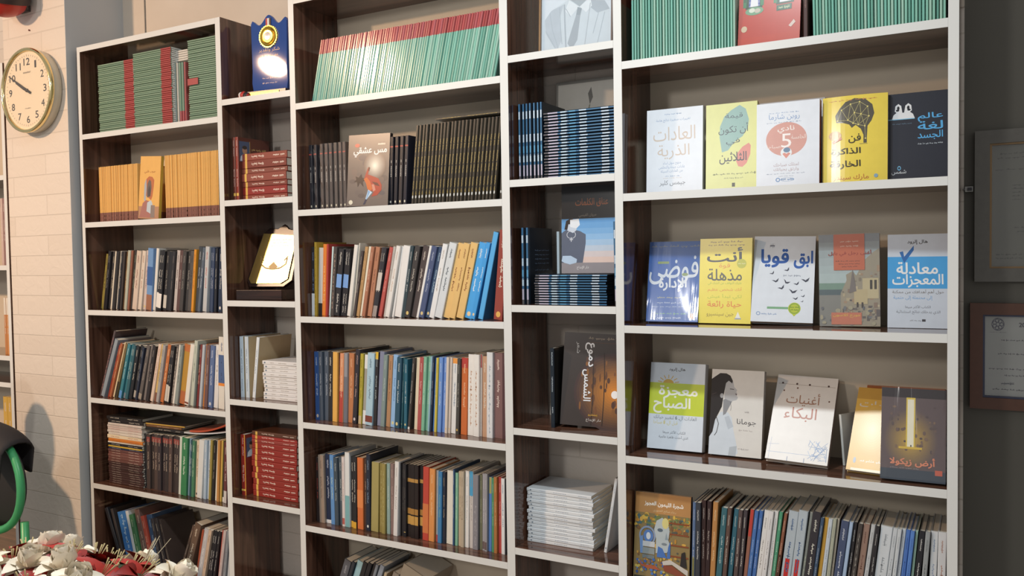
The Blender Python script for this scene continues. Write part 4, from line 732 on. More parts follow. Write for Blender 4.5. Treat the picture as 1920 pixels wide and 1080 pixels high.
pile(mk, 12, x, .045, z, lambda i: f'deep red volume lying flat, {NTH[11 - i]} of twelve from the top, fifth of the plaque shelves', 'flat pile of twelve red volumes', .0035, .012)
o = make_book('red_hardcover', .021, .14, .205, '#8f2f28', dict(t='#e6c8b8', tp=((.22, .5), (.65, .95)), bands=[('#d9b45a', .07, .1)], side='#7c2a24', side_art=art_man)); o.location = (xat(453.5, .035, z), .035, z + .0002); tag(o, 'deep red volume standing upright beside the flat pile of twelve red volumes', 'book')
m = MB(); m.box((-.0028, .002, 0), (-.0002, .0021, .205), mat('#d2b04c', .3)) if False else m.box((.0183, -.0005, 0), (.0208, -.0001, .205), mat('#d2b04c', .3)); m.build('yellow_edge', o)

# bookcase beside the pillar, fifth shelf: tall flat pile, and books lying on the upright ones
z = ZS['A'][5]; x = xat(203, .03, z + .1)
PC = ['#4a3634'] * 10 + ['#6d4a44', '#744e48', '#7c5650', '#7a524c', '#6a4844'] + ['#2f3a58', '#c9a83c', '#2a2a30', '#d9d4c8', '#c97a34', '#e2d2b4', '#d8d0c4', '#cfc6bc', '#c9b8b0', '#cfc2ba', '#d2c9c0', '#2a2728', '#2c2a2a']
PT = [.0085] * 10 + [.0098] * 5 + [.008, .006, .01, .006, .012, .014, .0095, .0095, .0095, .0095, .0085, .013, .013]
PN = ['dark brown'] * 10 + ['mauve brown'] * 5 + ['navy', 'yellow', 'black', 'white', 'orange', 'cream', 'white', 'pale grey', 'pinkish white', 'pinkish white', 'pale cream', 'black', 'black']
def mk(i): return make_book('flat_paperback', PT[i] * .99 - .0004, .14, .195, PC[i], dict(t='#d9d0c2' if i < 18 or i > 25 else '#a04a40', tp=((.1, .35), (.6, .9)))), PT[i] * .99 - .0004, .195
pile(mk, 28, x, .03, z, lambda i: f'{PN[i]} paperback lying flat, {NTH[27 - i] if i > 7 else ["lowest", "second lowest", "third lowest", "fourth lowest", "fifth lowest", "sixth lowest", "seventh lowest", "eighth lowest"][i]} in the tall mixed pile' if i > 7 or True else '', 'tall mixed pile beside the pillar', .004, .02)
# flat books on top of the dark spines and the bent red magazine
z = ZS['A'][5]; zt = z + .216
for i, (c, nm, th, ln) in enumerate((('#2b2829', 'black', .011, .205), ('#7c5a3c', 'brown', .008, .2), ('#3a3230', 'yellow edged', .006, .22))):
    o = make_book('flat_paperback', th, .14, ln, c, dict(t='#c9bfae') if i < 2 else dict(bands=[('#d6b052', 0, 1)])); o.rotation_euler = (0, PI / 2, .02 * i); o.location = (xat(272 - 3 * i, .045, zt), .045, zt + th + .0002); zt += th + .0003; tag(o, f'{nm} paperback lying flat on top of the dark spines, fifth shelf beside the pillar', 'book')
def bent(name, label, x0, x1, z0, z1, th, c, ce):
    m = MB(); P = lambda u, k: Vector((x0 + (x1 - x0) * u, 0, z0 + (z1 - z0) * u ** 2.0 + k))
    N = 12; vs = flat([[P(i / N, 0) + Vector((0, y, 0)), P(i / N, th) + Vector((0, y, 0))] for y in (.04, .18) for i in range(N + 1)]); s = 2 * N + 2
    fs = flat([[[2 * i, 2 * i + 2, 2 * i + 3, 2 * i + 1], [s + 2 * i, s + 2 * i + 1, s + 2 * i + 3, s + 2 * i + 2], [2 * i + 1, 2 * i + 3, s + 2 * i + 3, s + 2 * i + 1], [2 * i, s + 2 * i, s + 2 * i + 2, 2 * i + 2]] for i in range(N)]) + [[0, 1, s + 1, s], [s - 2, 2 * s - 2, 2 * s - 1, s - 1]]
    m.add(vs, fs, mat(c, .3)); return tag(m.build(name), label, 'magazine')
xa = xat(345, .04, z + .22); xb = XS['Ari'] - .003
bent('bent_magazine', 'white magazine bent upwards under the red one above the green and white spines', xa, xb, z + .2215, z + .25, .004, '#c9ccd0', '')
bent('bent_magazine', 'orange red magazine bent upwards over the green and white spines', xa + .03, xb, z + .2285, z + .283, .006, '#b5553a', '')

# ------------------------------------------------------------------ display bookcase: books face out
z = ZS['E'][1]
def art_windows(A):
    for u, c in ((.12, '#7a86b4'), (.62, '#c4ccd8')):
        A.rect(u - .01, .42, u + .27, 1, '#2f4a3a').rect(u + .045, .44, u + .225, 1, c)
        if u < .5:
            for i in range(12): A.rect(u + .045, .46 + .045 * i, u + .225, .475 + .045 * i, '#46569c')
        for s in (u - .05, u + .235):
            A.rect(s, .44, s + .055, 1, '#3c7a56').rect(s + .012, .5, s + .043, .66, '#2c5a42').rect(s + .012, .7, s + .043, .9, '#2c5a42')
        A.poly([(u + .07, .44), (u + .08, .54), (u + .13, .57), (u + .19, .54), (u + .2, .44)], '#d9dce2').ell(u + .14, .6, .03, .04, '#d9a890').ell(u + .145, .64, .045, .035, '#2a2226')
    A.ell(.26, .39, .15, .045, '#6d9a7c').ell(.22, .4, .05, .025, '#c9d0c4').ell(.31, .39, .05, .025, '#b9b4a8').rect(.62, .35, .86, .41, '#2f5a46').scrawl(.65, .83, .36, .4, '#b9c4a0', 2).ell(.1, .2, .05, .035, '#c4b49a').poly([(.82, .17), (.9, .23), (.93, .2), (.86, .15)], '#c9b8b0').rect(0, 0, 1, .1, '#b54a3c')
face_book('red_paperback', 'red book face out with two green shuttered windows among upright green magazines', z, (1383, 84), (1499, 70), .21, .014, .06, (.04, .02), art_windows, '#b3493e', '#3c2626', M_PAGE, roll=.02)
o = make_book('dark_paperback', .01, .14, .2, '#4a2e2c', dict(t='#8d6a60')); o.location = (xat(1506, .03, z), .03, z + .0002); tag(o, 'dark reddish spine between the red window book and the green magazines', 'book')

z = ZS['E'][2]; yb = (.085, .085)
BL, BE = '#8aa4c8', '#cbbdb0'
def art1(A):
    A.scrawl(.32, .62, .925, .945, BL, 3).text('تغييرات صغيرة نتائج هامة', .17, .78, .84, .885, '#7d9cc4').text('العادات', .12, .87, .62, .785, BE).text('الذرية', .2, .77, .4, .575, BE)
    A.text('منهج سهل لبناء', .3, .62, .33, .375, BL).text('عادات جيدة والتخلص', .22, .69, .285, .33, BL).text('من العادات السيئة', .26, .65, .24, .28, BL).scrawl(.34, .6, .195, .21, BL, 3).scrawl(.3, .64, .175, .185, BE, 3).text('جيمس كلير', .24, .7, .085, .155, '#5a6470').scrawl(.5, .85, .01, .025, BL, 3)
face_book('white_paperback', 'white book face out with large beige lettering, beside the dark end panel', z, (1212, 358), (1317, 354), 209, .018, .05, yb, art1, '#dfe8f2', '#c9d2da')
def art2(A):
    A.poly([(.32, .44), (.27, .62), (.28, .74), (.36, .85), (.5, .92), (.66, .97), (.78, .92), (.84, .8), (.82, .7), (.72, .61), (.56, .55), (.44, .46)], '#92b8b4')
    A.poly([(.6, .33), (.62, .42), (.72, .49), (.84, .53), (.88, .5), (.87, .4), (.8, .3), (.72, .26), (.64, .27)], '#d98f86')
    A.text('قيمة', .38, .72, .815, .885, '#4a5a66').text('أن تكون', .25, .83, .64, .765, '#45505a').text('في', .4, .67, .51, .595, '#45505a').text('الثلاثين', .27, .8, .3, .44, '#4a4e58', .01)
    A.scrawl(.14, .98, .175, .205, '#8d9470', 7).scrawl(.36, .74, .13, .15, '#9aa07c', 4).rect(.52, .04, .58, .085, '#4a4c44')
face_book('yellow_paperback', 'yellow green book face out with teal and coral blobs behind its lettering', z, (1323, 353), (1419, 350), 199, .016, .05, (.09, .09), art2, '#dbe09a', '#b9b470')
def art3(A):
    A.scrawl(.2, .68, .87, .885, BL, 5).text('روبن شارما', .2, .69, .785, .865, '#7d9cc8').scrawl(.16, .72, .755, .77, '#a8b4c8', 6).ell(.48, .56, .325, .2, '#d4a096', 40)
    A.text('نادي', .34, .61, .63, .72, '#f0e8e4', .015).text('5', .4, .56, .46, .625, '#f4f0ee').text('الخامسة', .56, .79, .555, .605, '#ecdfd8').text('صباحا', .17, .39, .45, .5, '#ecdfd8').ell(.48, .4, .09, .06, '#e8eef2').ell(.49, .43, .055, .03, '#6d8aa8').poly([(.42, .385), (.48, .33), (.55, .385), (.52, .4), (.485, .385), (.45, .4)], '#d99488')
    A.text('امتلك صباحك', .28, .68, .23, .28, '#b9a4a8').text('وارتق بحياتك', .28, .68, .175, .225, '#b9a4a8').scrawl(.16, .78, .145, .16, '#a8b4c4', 7).scrawl(.36, .6, .115, .128, '#a8b4c4', 3).ring(.35, .08, .035, .025, .4, '#6f94c4').scrawl(.4, .6, .065, .1, '#7d9cc4', 2).ring(.5, .08, .11, .022, .12, '#8aa8cc')
face_book('white_paperback', 'white book face out with a salmon oval and a big number five', z, (1418, 350), (1536, 344), 198, .026, .05, (.06, .06), art3, '#e2e9f2', '#8f3a30')
face_book('white_paperback', 'white book standing behind the one with the salmon oval, only its top edge showing', z, (1424, 350), (1546, 343), .212, .014, .05, (.125, .125), None, '#dfe4ea', '#8d8a88')
def art4(A):
    A.scrawl(.1, .84, .94, .96, '#c98a5a', 6)
    P = [(.22, .7), (.2, .78), (.27, .86), (.36, .93), (.5, .965), (.66, .95), (.77, .88), (.8, .78), (.76, .7), (.7, .64), (.69, .52), (.69, .45), (.64, .45), (.64, .54), (.6, .61), (.52, .66), (.46, .63), (.42, .67), (.34, .69)]
    A.poly(P, '#5d5a50')
    rnd = random.Random(4); N = [(.24, .72), (.3, .84), (.4, .72), (.44, .9), (.5, .8), (.48, .68), (.58, .92), (.6, .78), (.56, .66), (.7, .86), (.72, .75), (.66, .64), (.67, .5)]
    for i, p in enumerate(N):
        for q in N[i + 1:]:
            if math.hypot(p[0] - q[0], p[1] - q[1]) < .19: A.line([p, q], .005, '#cfc78a')
    for p in N: A.ell(p[0], p[1], .012, .008, '#f0e28a', 8)
    A.rect(.58, .44, .7, .446, '#a8a060').ell(.2, .55, .1, .055, '#c9a06a').rect(.13, .535, .28, .56, '#b98a5a').poly([(.15, .48), (.3, .53), (.31, .505), (.17, .46)], '#c46a50').text('فن', .41, .6, .455, .56, '#4a4636', .015).text('الذاكرة', .14, .6, .315, .405, '#4a4636', .02).text('الخارقة', .12, .6, .165, .265, '#4a4636', .02).text('مارك سيندر', .17, .72, .03, .1, '#c9824a').ell(.83, .075, .03, .022, '#8fb0c4')
face_book('yellow_paperback', 'glossy yellow book face out with a dark faceted brain', z, (1542, 344), (1664, 338), 186, .014, .05, (.075, .075), art4, '#ead45a', '#ddd8cf', bow=.006, rough=.16)
def art5(A):
    A.rect(0, .703, .45, .712, '#7fc0e2')
    for s, c in ((1, .17), (-1, .34)):
        f = lambda p: [(c + s * (u - .17), v) for u, v in p]
        A.poly(f([(.06, .712), (.09, .76), (.15, .79), (.26, .78), (.28, .712)]), '#dfe4e8').poly(f([(.11, .8), (.12, .86), (.17, .885), (.22, .86), (.24, .78), (.17, .77)]), '#dfe4e8').ell(c, .835, .022, .022, '#1c2028').ell(c - s * .012, .81, .03, .012, '#1c2028', 10)
    A.scrawl(.07, .4, .645, .665, '#5a7286', 4)
    A.text('عالم', .5, .92, .665, .76, '#58b0ea', .012).text('لغة', .5, .92, .57, .665, '#58b0ea', .012).text('الجسد', .5, .92, .455, .555, '#58b0ea', .012).scrawl(.5, .92, .4, .425, '#a8b4bd', 6).text('شمس', .06, .31, .075, .13, '#d2dae0').ring(.19, .15, .03, .025, .4, '#6fb4dc')
face_book('black_paperback', 'black book face out with two white hooded figures and blue lettering', z, (1665, 338), (1777, 333), 179, .016, .05, (.09, .09), art5, '#262a36', '#14161c')

z = ZS['E'][3]
def art6(A):
    A.text('فوضى', .02, .97, .46, .82, '#e4ecf6', .01).text('الإدارة', .22, .76, .37, .55, '#eef2f8', .03).rect(.18, .72, .4, .75, '#8fa46a').ell(.72, .585, .06, .02, '#8fa46a').scrawl(.2, .78, .285, .31, '#c9c49a', 4).scrawl(.2, .76, .22, .245, '#c9d6ea', 5).scrawl(.1, .94, .175, .195, '#b9cbe6', 7).scrawl(.14, .78, .085, .11, '#8fc49a', 5).scrawl(.22, .68, .035, .06, '#e2eaf4', 3).ell(.88, .07, .07, .035, '#d9a48a')
    A.scrawl(.04, .98, .92, .96, '#8d97a8', 5)
face_book('blue_paperback', 'bright blue plastic wrapped book face out with big white handwritten lettering', z, (1211, 602), (1308, 603), 457, .02, .2, (.095, .1), art6, '#3f6cb8', '#2f5090', wrap=True)
def art7(A):
    A.scrawl(.2, .82, .945, .975, '#7c6226', 5).scrawl(.16, .86, .91, .935, '#7c6226', 6).text('أنت', .14, .83, .72, .895, '#2f3338', .02).ell(.81, .7, .09, .055, '#b4b83a').scrawl(.74, .88, .69, .71, '#e6e6b0', 2).text('قوة', .38, .59, .64, .71, '#d98a3a').text('مذهلة', .16, .82, .5, .645, '#4a4c40', .01)
    A.text('عليك التوقف عن الشك في', .17, .82, .445, .49, '#9ab43a').text('أنك شخص عظيم', .17, .82, .365, .425, '#d9823a').text('لكي تبدأ عيش', .17, .82, .28, .345, '#a4bc3a').text('حياة رائعة', .17, .82, .175, .265, '#d97a35', .01).text('جين سينسيرو', .16, .68, .075, .125, '#8d7c34').poly([(.7, .05), (.76, .14), (.82, .05)], '#e6e8e0').rect(.7, .05, .82, .065, '#9aa4b0')
face_book('yellow_paperback', 'yellow book face out with black orange and green lines of lettering', z, (1309, 605.8), (1407, 606.4), 450, .018, .12, (.105, .105), art7, '#e6d84e', '#c9ae30')
def art8(A):
    A.text('ابق', .66, .97, .62, .83, '#3a64b0', .03).text('قويا', .12, .58, .63, .85, '#3460ac', .03).scrawl(.26, .34, .86, .92, '#5a6070', 1).scrawl(.5, .78, .525, .55, '#8d98a8', 3)
    for u, v, s, r in ((.32, .56, .045, .5), (.38, .47, .06, .2), (.55, .46, .06, -.5), (.72, .44, .05, .3), (.86, .48, .07, .1), (.48, .39, .06, .4), (.66, .35, .07, -.2), (.71, .27, .045, .1), (.83, .3, .035, .3), (.82, .24, .025, .4), (.8, .37, .02, 0), (.56, .6, .05, .5)):
        c, d = math.cos(r), math.sin(r); A.poly([(u + s * (a * c - b * d), v + s * .7 * (a * d + b * c)) for a, b in ((-1, .5), (-.5, .1), (0, -.35), (.6, -.1), (1, .7), (.3, .3), (0, .1), (-.3, .35))], '#4a4e5c', [[0, 1, 7], [1, 2, 6, 7], [2, 3, 5, 6], [3, 4, 5]])
    A.rect(.26, .15, .6, .175, '#7fb08a').ell(.7, .16, .1, .068, '#b9c84a').ring(.7, .16, .085, .058, .12, '#6f9a50').scrawl(.63, .77, .165, .185, '#4a7a40', 2).scrawl(.64, .76, .135, .155, '#4a7a40', 2).poly([(.66, .1), (.7, .07), (.74, .1)], '#b9c84a').ring(.12, .095, .035, .022, .35, '#8fa8cc').scrawl(.17, .42, .075, .105, '#9ab0d0', 3)
face_book('white_paperback', 'white book face out with blue lettering and a flock of dark birds', z, (1407, 608), (1524, 609), 451, .026, .28, (.095, .11), art8, '#dde6f0', '#2f2a2c', roll=.02)
def art9(A):
    for i, c in enumerate(('#8d949a', '#98a2a6', '#a2b0b4', '#a9b8bc', '#aebfc2', '#b4c6c8')): A.rect(0, .98 - .085 * (i + 1), 1, .98 - .085 * i + .02, c)
    A.rect(0, .36, 1, .47, '#7f9c90').rect(0, .33, .5, .4, '#5f6f74').rect(0, 0, 1, .34, '#8a8c88')
    rnd = random.Random(9)
    A.poly([(.36, .0), (.36, .36), (.46, .5), (.45, .56), (.56, .6), (.62, .55), (.76, .72), (.9, .8), (1, .84), (1, 0)], '#a09a8a')
    for i in range(70):
        u = rnd.uniform(.38, .97); v = rnd.uniform(.05, .38 + (u - .36) * .6); s = rnd.uniform(.02, .07); A.rect(u, v, min(1, u + s), v + s * rnd.uniform(.4, 1.1), rnd.choice(['#b5ab90', '#8d8578', '#75726e', '#9d9a90', '#a8927c', '#c2b89c', '#6a6666', '#8f7f72']))
    A.rect(.72, .3, .98, .52, '#c4ba98').rect(.84, .4, .88, .5, '#4a4844').rect(.91, .4, .95, .5, '#4a4844').rect(.58, .24, .8, .4, '#c0b490').rect(.62, .2, .65, .26, '#4f4a48').rect(.7, .2, .73, .26, '#4f4a48').poly([(.5, .36), (.56, .62), (.62, .38)], '#7f7a78')
    for i in range(30): A.ell(rnd.uniform(.02, .95), rnd.uniform(.02, .2), rnd.uniform(.01, .05), rnd.uniform(.01, .03), rnd.choice(['#7c8084', '#9a958a', '#6d7278', '#aaa690']), 8)
    A.rect(.25, .61, .76, 1, '#c47258').scrawl(.36, .66, .91, .93, '#e0c4b4', 3).scrawl(.36, .66, .86, .88, '#e0c4b4', 3).text('أغنى رجل في بابل', .16, .87, .76, .825, '#9d4a42', .02).scrawl(.28, .68, .7, .715, '#6a4a44', 5).scrawl(.33, .68, .67, .685, '#6a4a44', 4).scrawl(.38, .64, .64, .655, '#6a4a44', 3).rect(.2, .02, .7, .15, '#c9806a').text('جورج كلاسون', .23, .68, .095, .14, '#dcc45a')
face_book('picture_paperback', 'plastic wrapped book face out picturing an old hillside town under a pale sky', z, (1537, 610), (1651, 612), 442, .022, .04, (.11, .115), art9, '#8f928c', '#232022', roll=-.015, wrap=True)
def art10(A):
    A.text('هال إلرود', .33, .67, .89, .94, '#3a3634', .02).rect(0, .42, 1, .76, '#4fa8e8').poly([(.2, .81), (.26, .82), (.28, .76), (.44, .88), (.44, .83), (.28, .69)], '#3a72b8', [[0, 1, 2, 5], [2, 3, 4, 5]]).text('معادلة', .15, .84, .575, .705, '#eef4fa', .02).text('المعجزات', .08, .93, .43, .575, '#eef4fa', .02)
    A.text('حول أهم أهدافك من ممكنة', .08, .94, .355, .41, '#6a645e').text('إلى محتملة إلى حتمية', .1, .75, .295, .345, '#6aa0d4').text('الكتاب الأكثر مبيعا', .3, .72, .205, .245, '#6a6e78').text('الذي يدخلك نتائج استثنائية', .15, .88, .145, .19, '#6a6e78').rect(.58, .07, .64, .095, '#4a4a50').scrawl(.38, .57, .07, .09, '#8d929a', 3)
face_book('white_paperback', 'white book face out with a broad sky blue panel and a blue tick', z, (1664, 612.5), (1777, 614.5), 441, .016, .04, (.12, .125), art10, '#ccd8e6', '#b9c4d0')

z = ZS['E'][4]
def art11(A):
    A.text('هال إلرود', .34, .64, .9, .945, '#3c3a3a', .02).ell(.34, .76, .1, .05, '#d2ac3a', 20, 0, PI)
    for i in range(7):
        a = PI * (i + .5) / 7; A.line([(.34 + .12 * math.cos(a), .76 + .06 * math.sin(a)), (.34 + .2 * math.cos(a), .76 + .1 * math.sin(a))], .014, '#d2ac3a')
    A.rect(0, .4, 1, .765, '#c4d634').text('معجزة', .17, .88, .59, .735, '#f2f6ea', .025).text('الصباح', .08, .76, .41, .6, '#f2f6ea', .025)
    A.text('العادات الـ 6 لتغيير حياتك', .1, .88, .335, .39, '#4a5460', .01).text('قبل الـ 8 صباحا', .1, .54, .275, .33, '#d2c452', .01).text('الكتاب الأكثر مبيعا', .28, .69, .175, .22, '#5a6672').text('الذي أحدث ظاهرة عالمية', .21, .74, .115, .165, '#5a6672')
face_book('white_paperback', 'white book face out with a lime green band and white lettering', z, (1213, 838), (1316, 847), 683, .03, .19, (.085, .088), art11, '#d6e2ee', '#c4cad2', rough=.45)
def art12(A):
    A.poly([(.02, .3), (.12, .42), (.2, .5), (.34, .5), (.42, .44), (.46, .3), (.52, .16), (.56, .04), (.5, .0), (0, .0), (0, .24)], '#cfdbe6').poly([(.4, .1), (.54, .12), (.52, 0), (.38, 0)], '#b4bfc8').poly([(.36, .46), (.46, .34), (.36, .3), (.28, .44)], '#bcc8d4')
    A.poly([(.25, .46), (.24, .64), (.34, .68), (.42, .64), (.36, .56), (.3, .48)], '#8c9096').poly([(.26, .66), (.27, .88), (.34, .9), (.42, .86), (.44, .8), (.5, .765), (.485, .75), (.5, .725), (.49, .7), (.52, .68), (.5, .65), (.4, .63), (.34, .64)], '#b4b8bc')
    A.poly([(0, .2), (0, .88), (.06, .91), (.16, .955), (.28, .955), (.36, .93), (.41, .87), (.4, .84), (.33, .87), (.28, .84), (.26, .76), (.24, .68), (.22, .56), (.16, .48), (.1, .4), (.06, .26)], '#1b1618', [[0, 14, 15], [0, 1, 13, 14], [1, 12, 13], [1, 2, 11, 12], [2, 3, 10, 11], [3, 4, 9, 10], [4, 5, 8, 9], [5, 6, 7, 8]])
    A.ell(.21, .69, .035, .028, '#a8acb0').line([(.12, .44), (.17, .36), (.14, .26), (.1, .22)], .012, '#2e2629').line([(.38, .62), (.4, .56), (.39, .52)], .006, '#4a4448').line([(.36, .775), (.44, .77)], .014, '#4a4448').poly([(.46, .725), (.5, .72), (.49, .7)], '#5a4a50').line([(.02, .7), (.1, .72)], .01, '#4a3d40')
    A.text('جومانا', .52, .88, .355, .435, '#33323a').scrawl(.66, .74, .5, .53, '#a8a4a4', 1).scrawl(.56, .82, .29, .315, '#b9b4b2', 3).scrawl(.56, .76, .075, .1, '#b4b2b0', 3)
face_book('white_paperback', 'pale book face out with the profile of a woman with long dark hair', z, (1328, 845), (1427, 859), 695, .022, .2, (.09, .09), art12, '#dcdcd8', '#a09c98', rough=.6)
def art13(A):
    A.line([(.03, .89), (.97, .89)], .006, '#9a8d84').line([(.02, .085), (.98, .09)], .006, '#8aa4c8').line([(.05, .0), (.06, .25)], .006, '#a8b4cc').line([(.02, .17), (.2, .18)], .006, '#a8b4cc')
    for u in (.1, .34, .55, .86): A.ell(u, .9, .018, .012, '#5a4a46', 9)
    for u in (.35, .62): A.rect(u, .0, u + .012, .05, '#8d98b0')
    for u, v in ((.14, .81), (.36, .85), (.9, .72)): A.ell(u, v, .014, .01, '#6a4a40', 8)
    A.text('أغنيات', .2, .75, .64, .8, '#a8826e', .005).text('البكاء', .2, .73, .46, .62, '#b06a50', .005)
    rnd = random.Random(2)
    for i in range(26): A.line([(rnd.uniform(.66, .98), rnd.uniform(.03, .26)) for _ in range(2)], .006, rnd.choice(['#8aa8d4', '#a4bce0', '#7c98c4']))
face_book('white_paperback', 'white book face out with thin reddish lettering and blue pencil marks, tilted back', z, (1434, 864.6), (1551, 876), 712, .02, .57, (.062, .058), art13, '#e4e2de', '#8d7a72', roll=.025, rough=.36)
def art14(A): A.rect(0, .86, 1, 1, '#c9a050').text('مذكرات', .08, 1.05, .74, .84, '#dcd8cc', .01).glow(.45, .5, .4, .3, '#e2b95c', '#f2e2b0', 10).scrawl(.28, .95, .1, .14, '#f4ecd8', 4).ell(.16, .12, .03, .035, '#a8b4c4').rect(.1, .0, .95, .03, '#f0e6cc')  # pale middle of the cover stands for the lamp's sheen
face_book('yellow_paperback', 'golden yellow book face out, partly hidden by the dark wrapped book', z, (1585.6, 877.4), (1672, 887), 731, .014, .56, (.06, .046), art14, '#e2b95c', '#c9a050', rough=.3)
o = make_book('white_booklet', .006, .075, .12, '#d2d6d2', {}); o.location = (xat(1580, .125, z), .125, z + .0006); o.rotation_euler = (0, -.09, -.5); tag(o, 'thin white booklet standing behind the golden yellow book', 'book')
face_book('brown_paperback', 'orange brown book standing behind the dark wrapped book, only its top showing', z, (1626, 872), (1772, 884), 723, .01, .01, (.191, .191), None, '#a8663c', '#7c4a30')
def art15(A):
    rnd = random.Random(12)
    A.rect(.0, .12, 1, .9, '#5f5254').glow(.46, .44, .42, .34, '#5f5254', '#caa84c', 16)
    for i in range(46): A.ell(rnd.uniform(.14, .84), rnd.uniform(.32, .8), rnd.uniform(.01, .035), rnd.uniform(.01, .025), rnd.choice(['#5d504e', '#6d5a52', '#55484a', '#7c6654']), 7)
    A.rect(.39, .36, .53, .96, '#d9c050').rect(.41, .36, .51, .88, '#e8e6d0').rect(.28, .34, .64, .365, '#d2b44a').rect(.0, .9, 1, 1, '#2a2226').rect(0, 0, 1, .12, '#3a4450').text('أرض زيكولا', .14, .84, .15, .26, '#d98a6c', .03).rect(.84, .08, .95, .135, '#c2604c').scrawl(.15, .6, .125, .14, '#8d9098', 4).ell(.47, .375, .01, .012, '#3a3028', 8)
face_book('dark_paperback', 'dark plastic wrapped book face out with a bright column of yellow light', z, (1650, 890), (1773, 900), 730, .018, .26, (.022, .024), art15, '#514648', '#1d1a1c', wrap=True)

z = ZS['E'][5]
def art16(A):
    A.rect(0, .775, 1, 1, '#b98a55').text('شجرة الليمون العجوز', .17, .87, .85, .91, '#f0ece2', .03).text('رجاء صالح العموري', .33, .74, .79, .825, '#d9c49a').rect(0, 0, 1, .775, '#8d7a50')
    rnd = random.Random(21)
    for i in range(130): A.ell(rnd.uniform(.0, .98) * .96 + .02, rnd.uniform(.62, .76) if i < 70 else rnd.uniform(.16, .74), rnd.uniform(.015, .045), rnd.uniform(.01, .03), rnd.choice(['#c9a040', '#6d7a4a', '#a8803c', '#4a6a70', '#d9b450', '#7c8c5a'] if i < 70 else ['#b9883c', '#c49a48', '#9a6a38', '#5a5a50', '#d2a850', '#7c5a3a']), 7)
    for i in range(4): A.rect(.62, .7 - .12 * i, .98, .685 - .12 * i, '#8a4a2a')
    A.poly([(.4, .34), (.4, .5), (.36, .6), (.4, .7), (.5, .74), (.6, .7), (.64, .6), (.62, .5), (.66, .44), (.6, .36)], '#b4c0c4').ell(.56, .68, .06, .06, '#d9d08a').ell(.47, .6, .05, .02, '#5a6a78').poly([(.58, .58), (.62, .5), (.56, .5)], '#8fa0aa').ell(.55, .45, .05, .015, '#7c8890').poly([(.42, .3), (.44, .42), (.52, .4), (.6, .3), (.62, .42), (.66, .5), (.66, .3)], '#4a74b8')
    A.ring(.24, .52, .15, .11, .2, '#8a9cb8').ell(.26, .52, .09, .07, '#5a82c0').ell(.26, .52, .04, .04, '#dce2e8').poly([(.12, .32), (.1, .5), (.16, .52), (.18, .32)], '#6f94c8').rect(.16, .4, .38, .46, '#c4cace').rect(.16, .32, .38, .39, '#8d989a').rect(.16, .27, .38, .31, '#707c80')
    for i in range(60): A.ell(rnd.uniform(.05, .62), rnd.uniform(.1, .28), rnd.uniform(.012, .03), rnd.uniform(.008, .02), rnd.choice(['#3a68b4', '#4a7cc4', '#7a94b4', '#c2b05a', '#2f5494', '#8c6a4a']), 7)
    A.poly([(.1, .25), (.16, .2), (.4, .2), (.5, .16), (.3, .16), (.14, .18)], '#a85a3c').poly([(.52, .26), (.66, .29), (.98, .2), (.98, .14), (.7, .24), (.54, .22)], '#c9c4bc').poly([(.54, .22), (.7, .23), (.97, .13), (.98, .1), (.56, .16)], '#8a4a34').poly([(.84, .24), (.86, .38), (.92, .4), (.96, .22)], '#2f2a28').rect(.02, 0, 1, .07, '#33352f')
    for i in range(6): A.rect(.5 + .07 * i, .07, .54 + .07 * i, .115, '#c9ae5a')
face_book('picture_paperback', 'painted cover face out with a bluish face, sandy title band, fifth shelf of display bookcase', z, (1187, 1085), (1291.5, 1100), 922, .014, .12, (.03, .033), art16, '#a8845a', '#3a3430')

# ------------------------------------------------------------------ plaques and portrait
GOLD = mat('#d9b24a', .22, 1, var=.1, scale=200); SILV = mat('#c9c9cc', .2, 1)
z = ZS['B'][1]; c = Vector((xat(507, .09, z), .09, z))
r = thing('award_plaque', 'blue shield plaque with a gold medal on a ribbon, top of the plaque shelves', 'plaque', c, (0, 0, .117))
m = MB(); pts = [(-.068, .03), (-.073, .06), (-.071, .1), (-.073, .255)] + [(-.073 + .146 * i / 24, .262 + .012 * math.cos(4 * PI * i / 24) + .006 * math.cos(2 * PI * i / 24 + PI)) for i in range(1, 24)] + [(.073, .255), (.071, .1), (.073, .06), (.068, .03)]
m.prism(pts, 0, .014, mat('#2c4c92', .035), 'y'); bevel(m.build('shield', r), .002)
m = MB(); m.lathe([(.0, .006), (.02, .0065), (.024, .004), (.03, .007), (.034, .003), (.034, 0)], GOLD, 36, 'y'); m.lathe([(0, .0085), (.012, .0075), (.014, .0062), (.015, .004)], SILV, 20, 'y')
for i in range(28): a = 2 * PI * i / 28; m.box((.0335 * math.cos(a) - .003, -.004, .0335 * math.sin(a) - .003), (.0335 * math.cos(a) + .003, 0, .0335 * math.sin(a) + .003), GOLD)
o = m.build('medal', r); o.location = (0, -.0006, .208)
m = MB(); 
for i, cc in enumerate(('#b5322e', '#e2e2de', '#26242a')): m.box((-.01 + .0068 * i, -.0022, .236), (-.0032 + .0068 * i, -.0004, .268), mat(cc, .5))
m.build('ribbon', r)
m = MB(); A = Art(m, lambda u, v, l: Vector((-.06 + .12 * u, -.0004 - .00002 * l, .03 + .2 * v))); A.text('شكر وتقدير', .15, .85, .64, .71, '#b49a6a').scrawl(.2, .8, .56, .6, '#8d7c66', 4).scrawl(.25, .75, .2, .23, '#8d8a9c', 4).scrawl(.25, .75, .12, .15, '#8d8a9c', 4); m.build('engraved_lettering', r)
m = MB(); m.box((-.085, -.03, -.004), (.085, .03, .028), mat('#3f3a44', .25)); m.box((-.085, -.032, .004), (.06, -.0302, .024), mat('#c9a44c', .3, 1, var=.4, scale=260)); bevel(m.build('base', r), .001)
o = bpy.data.objects.new('x', None); 
m = MB(); xx = xat(452, .045, z)
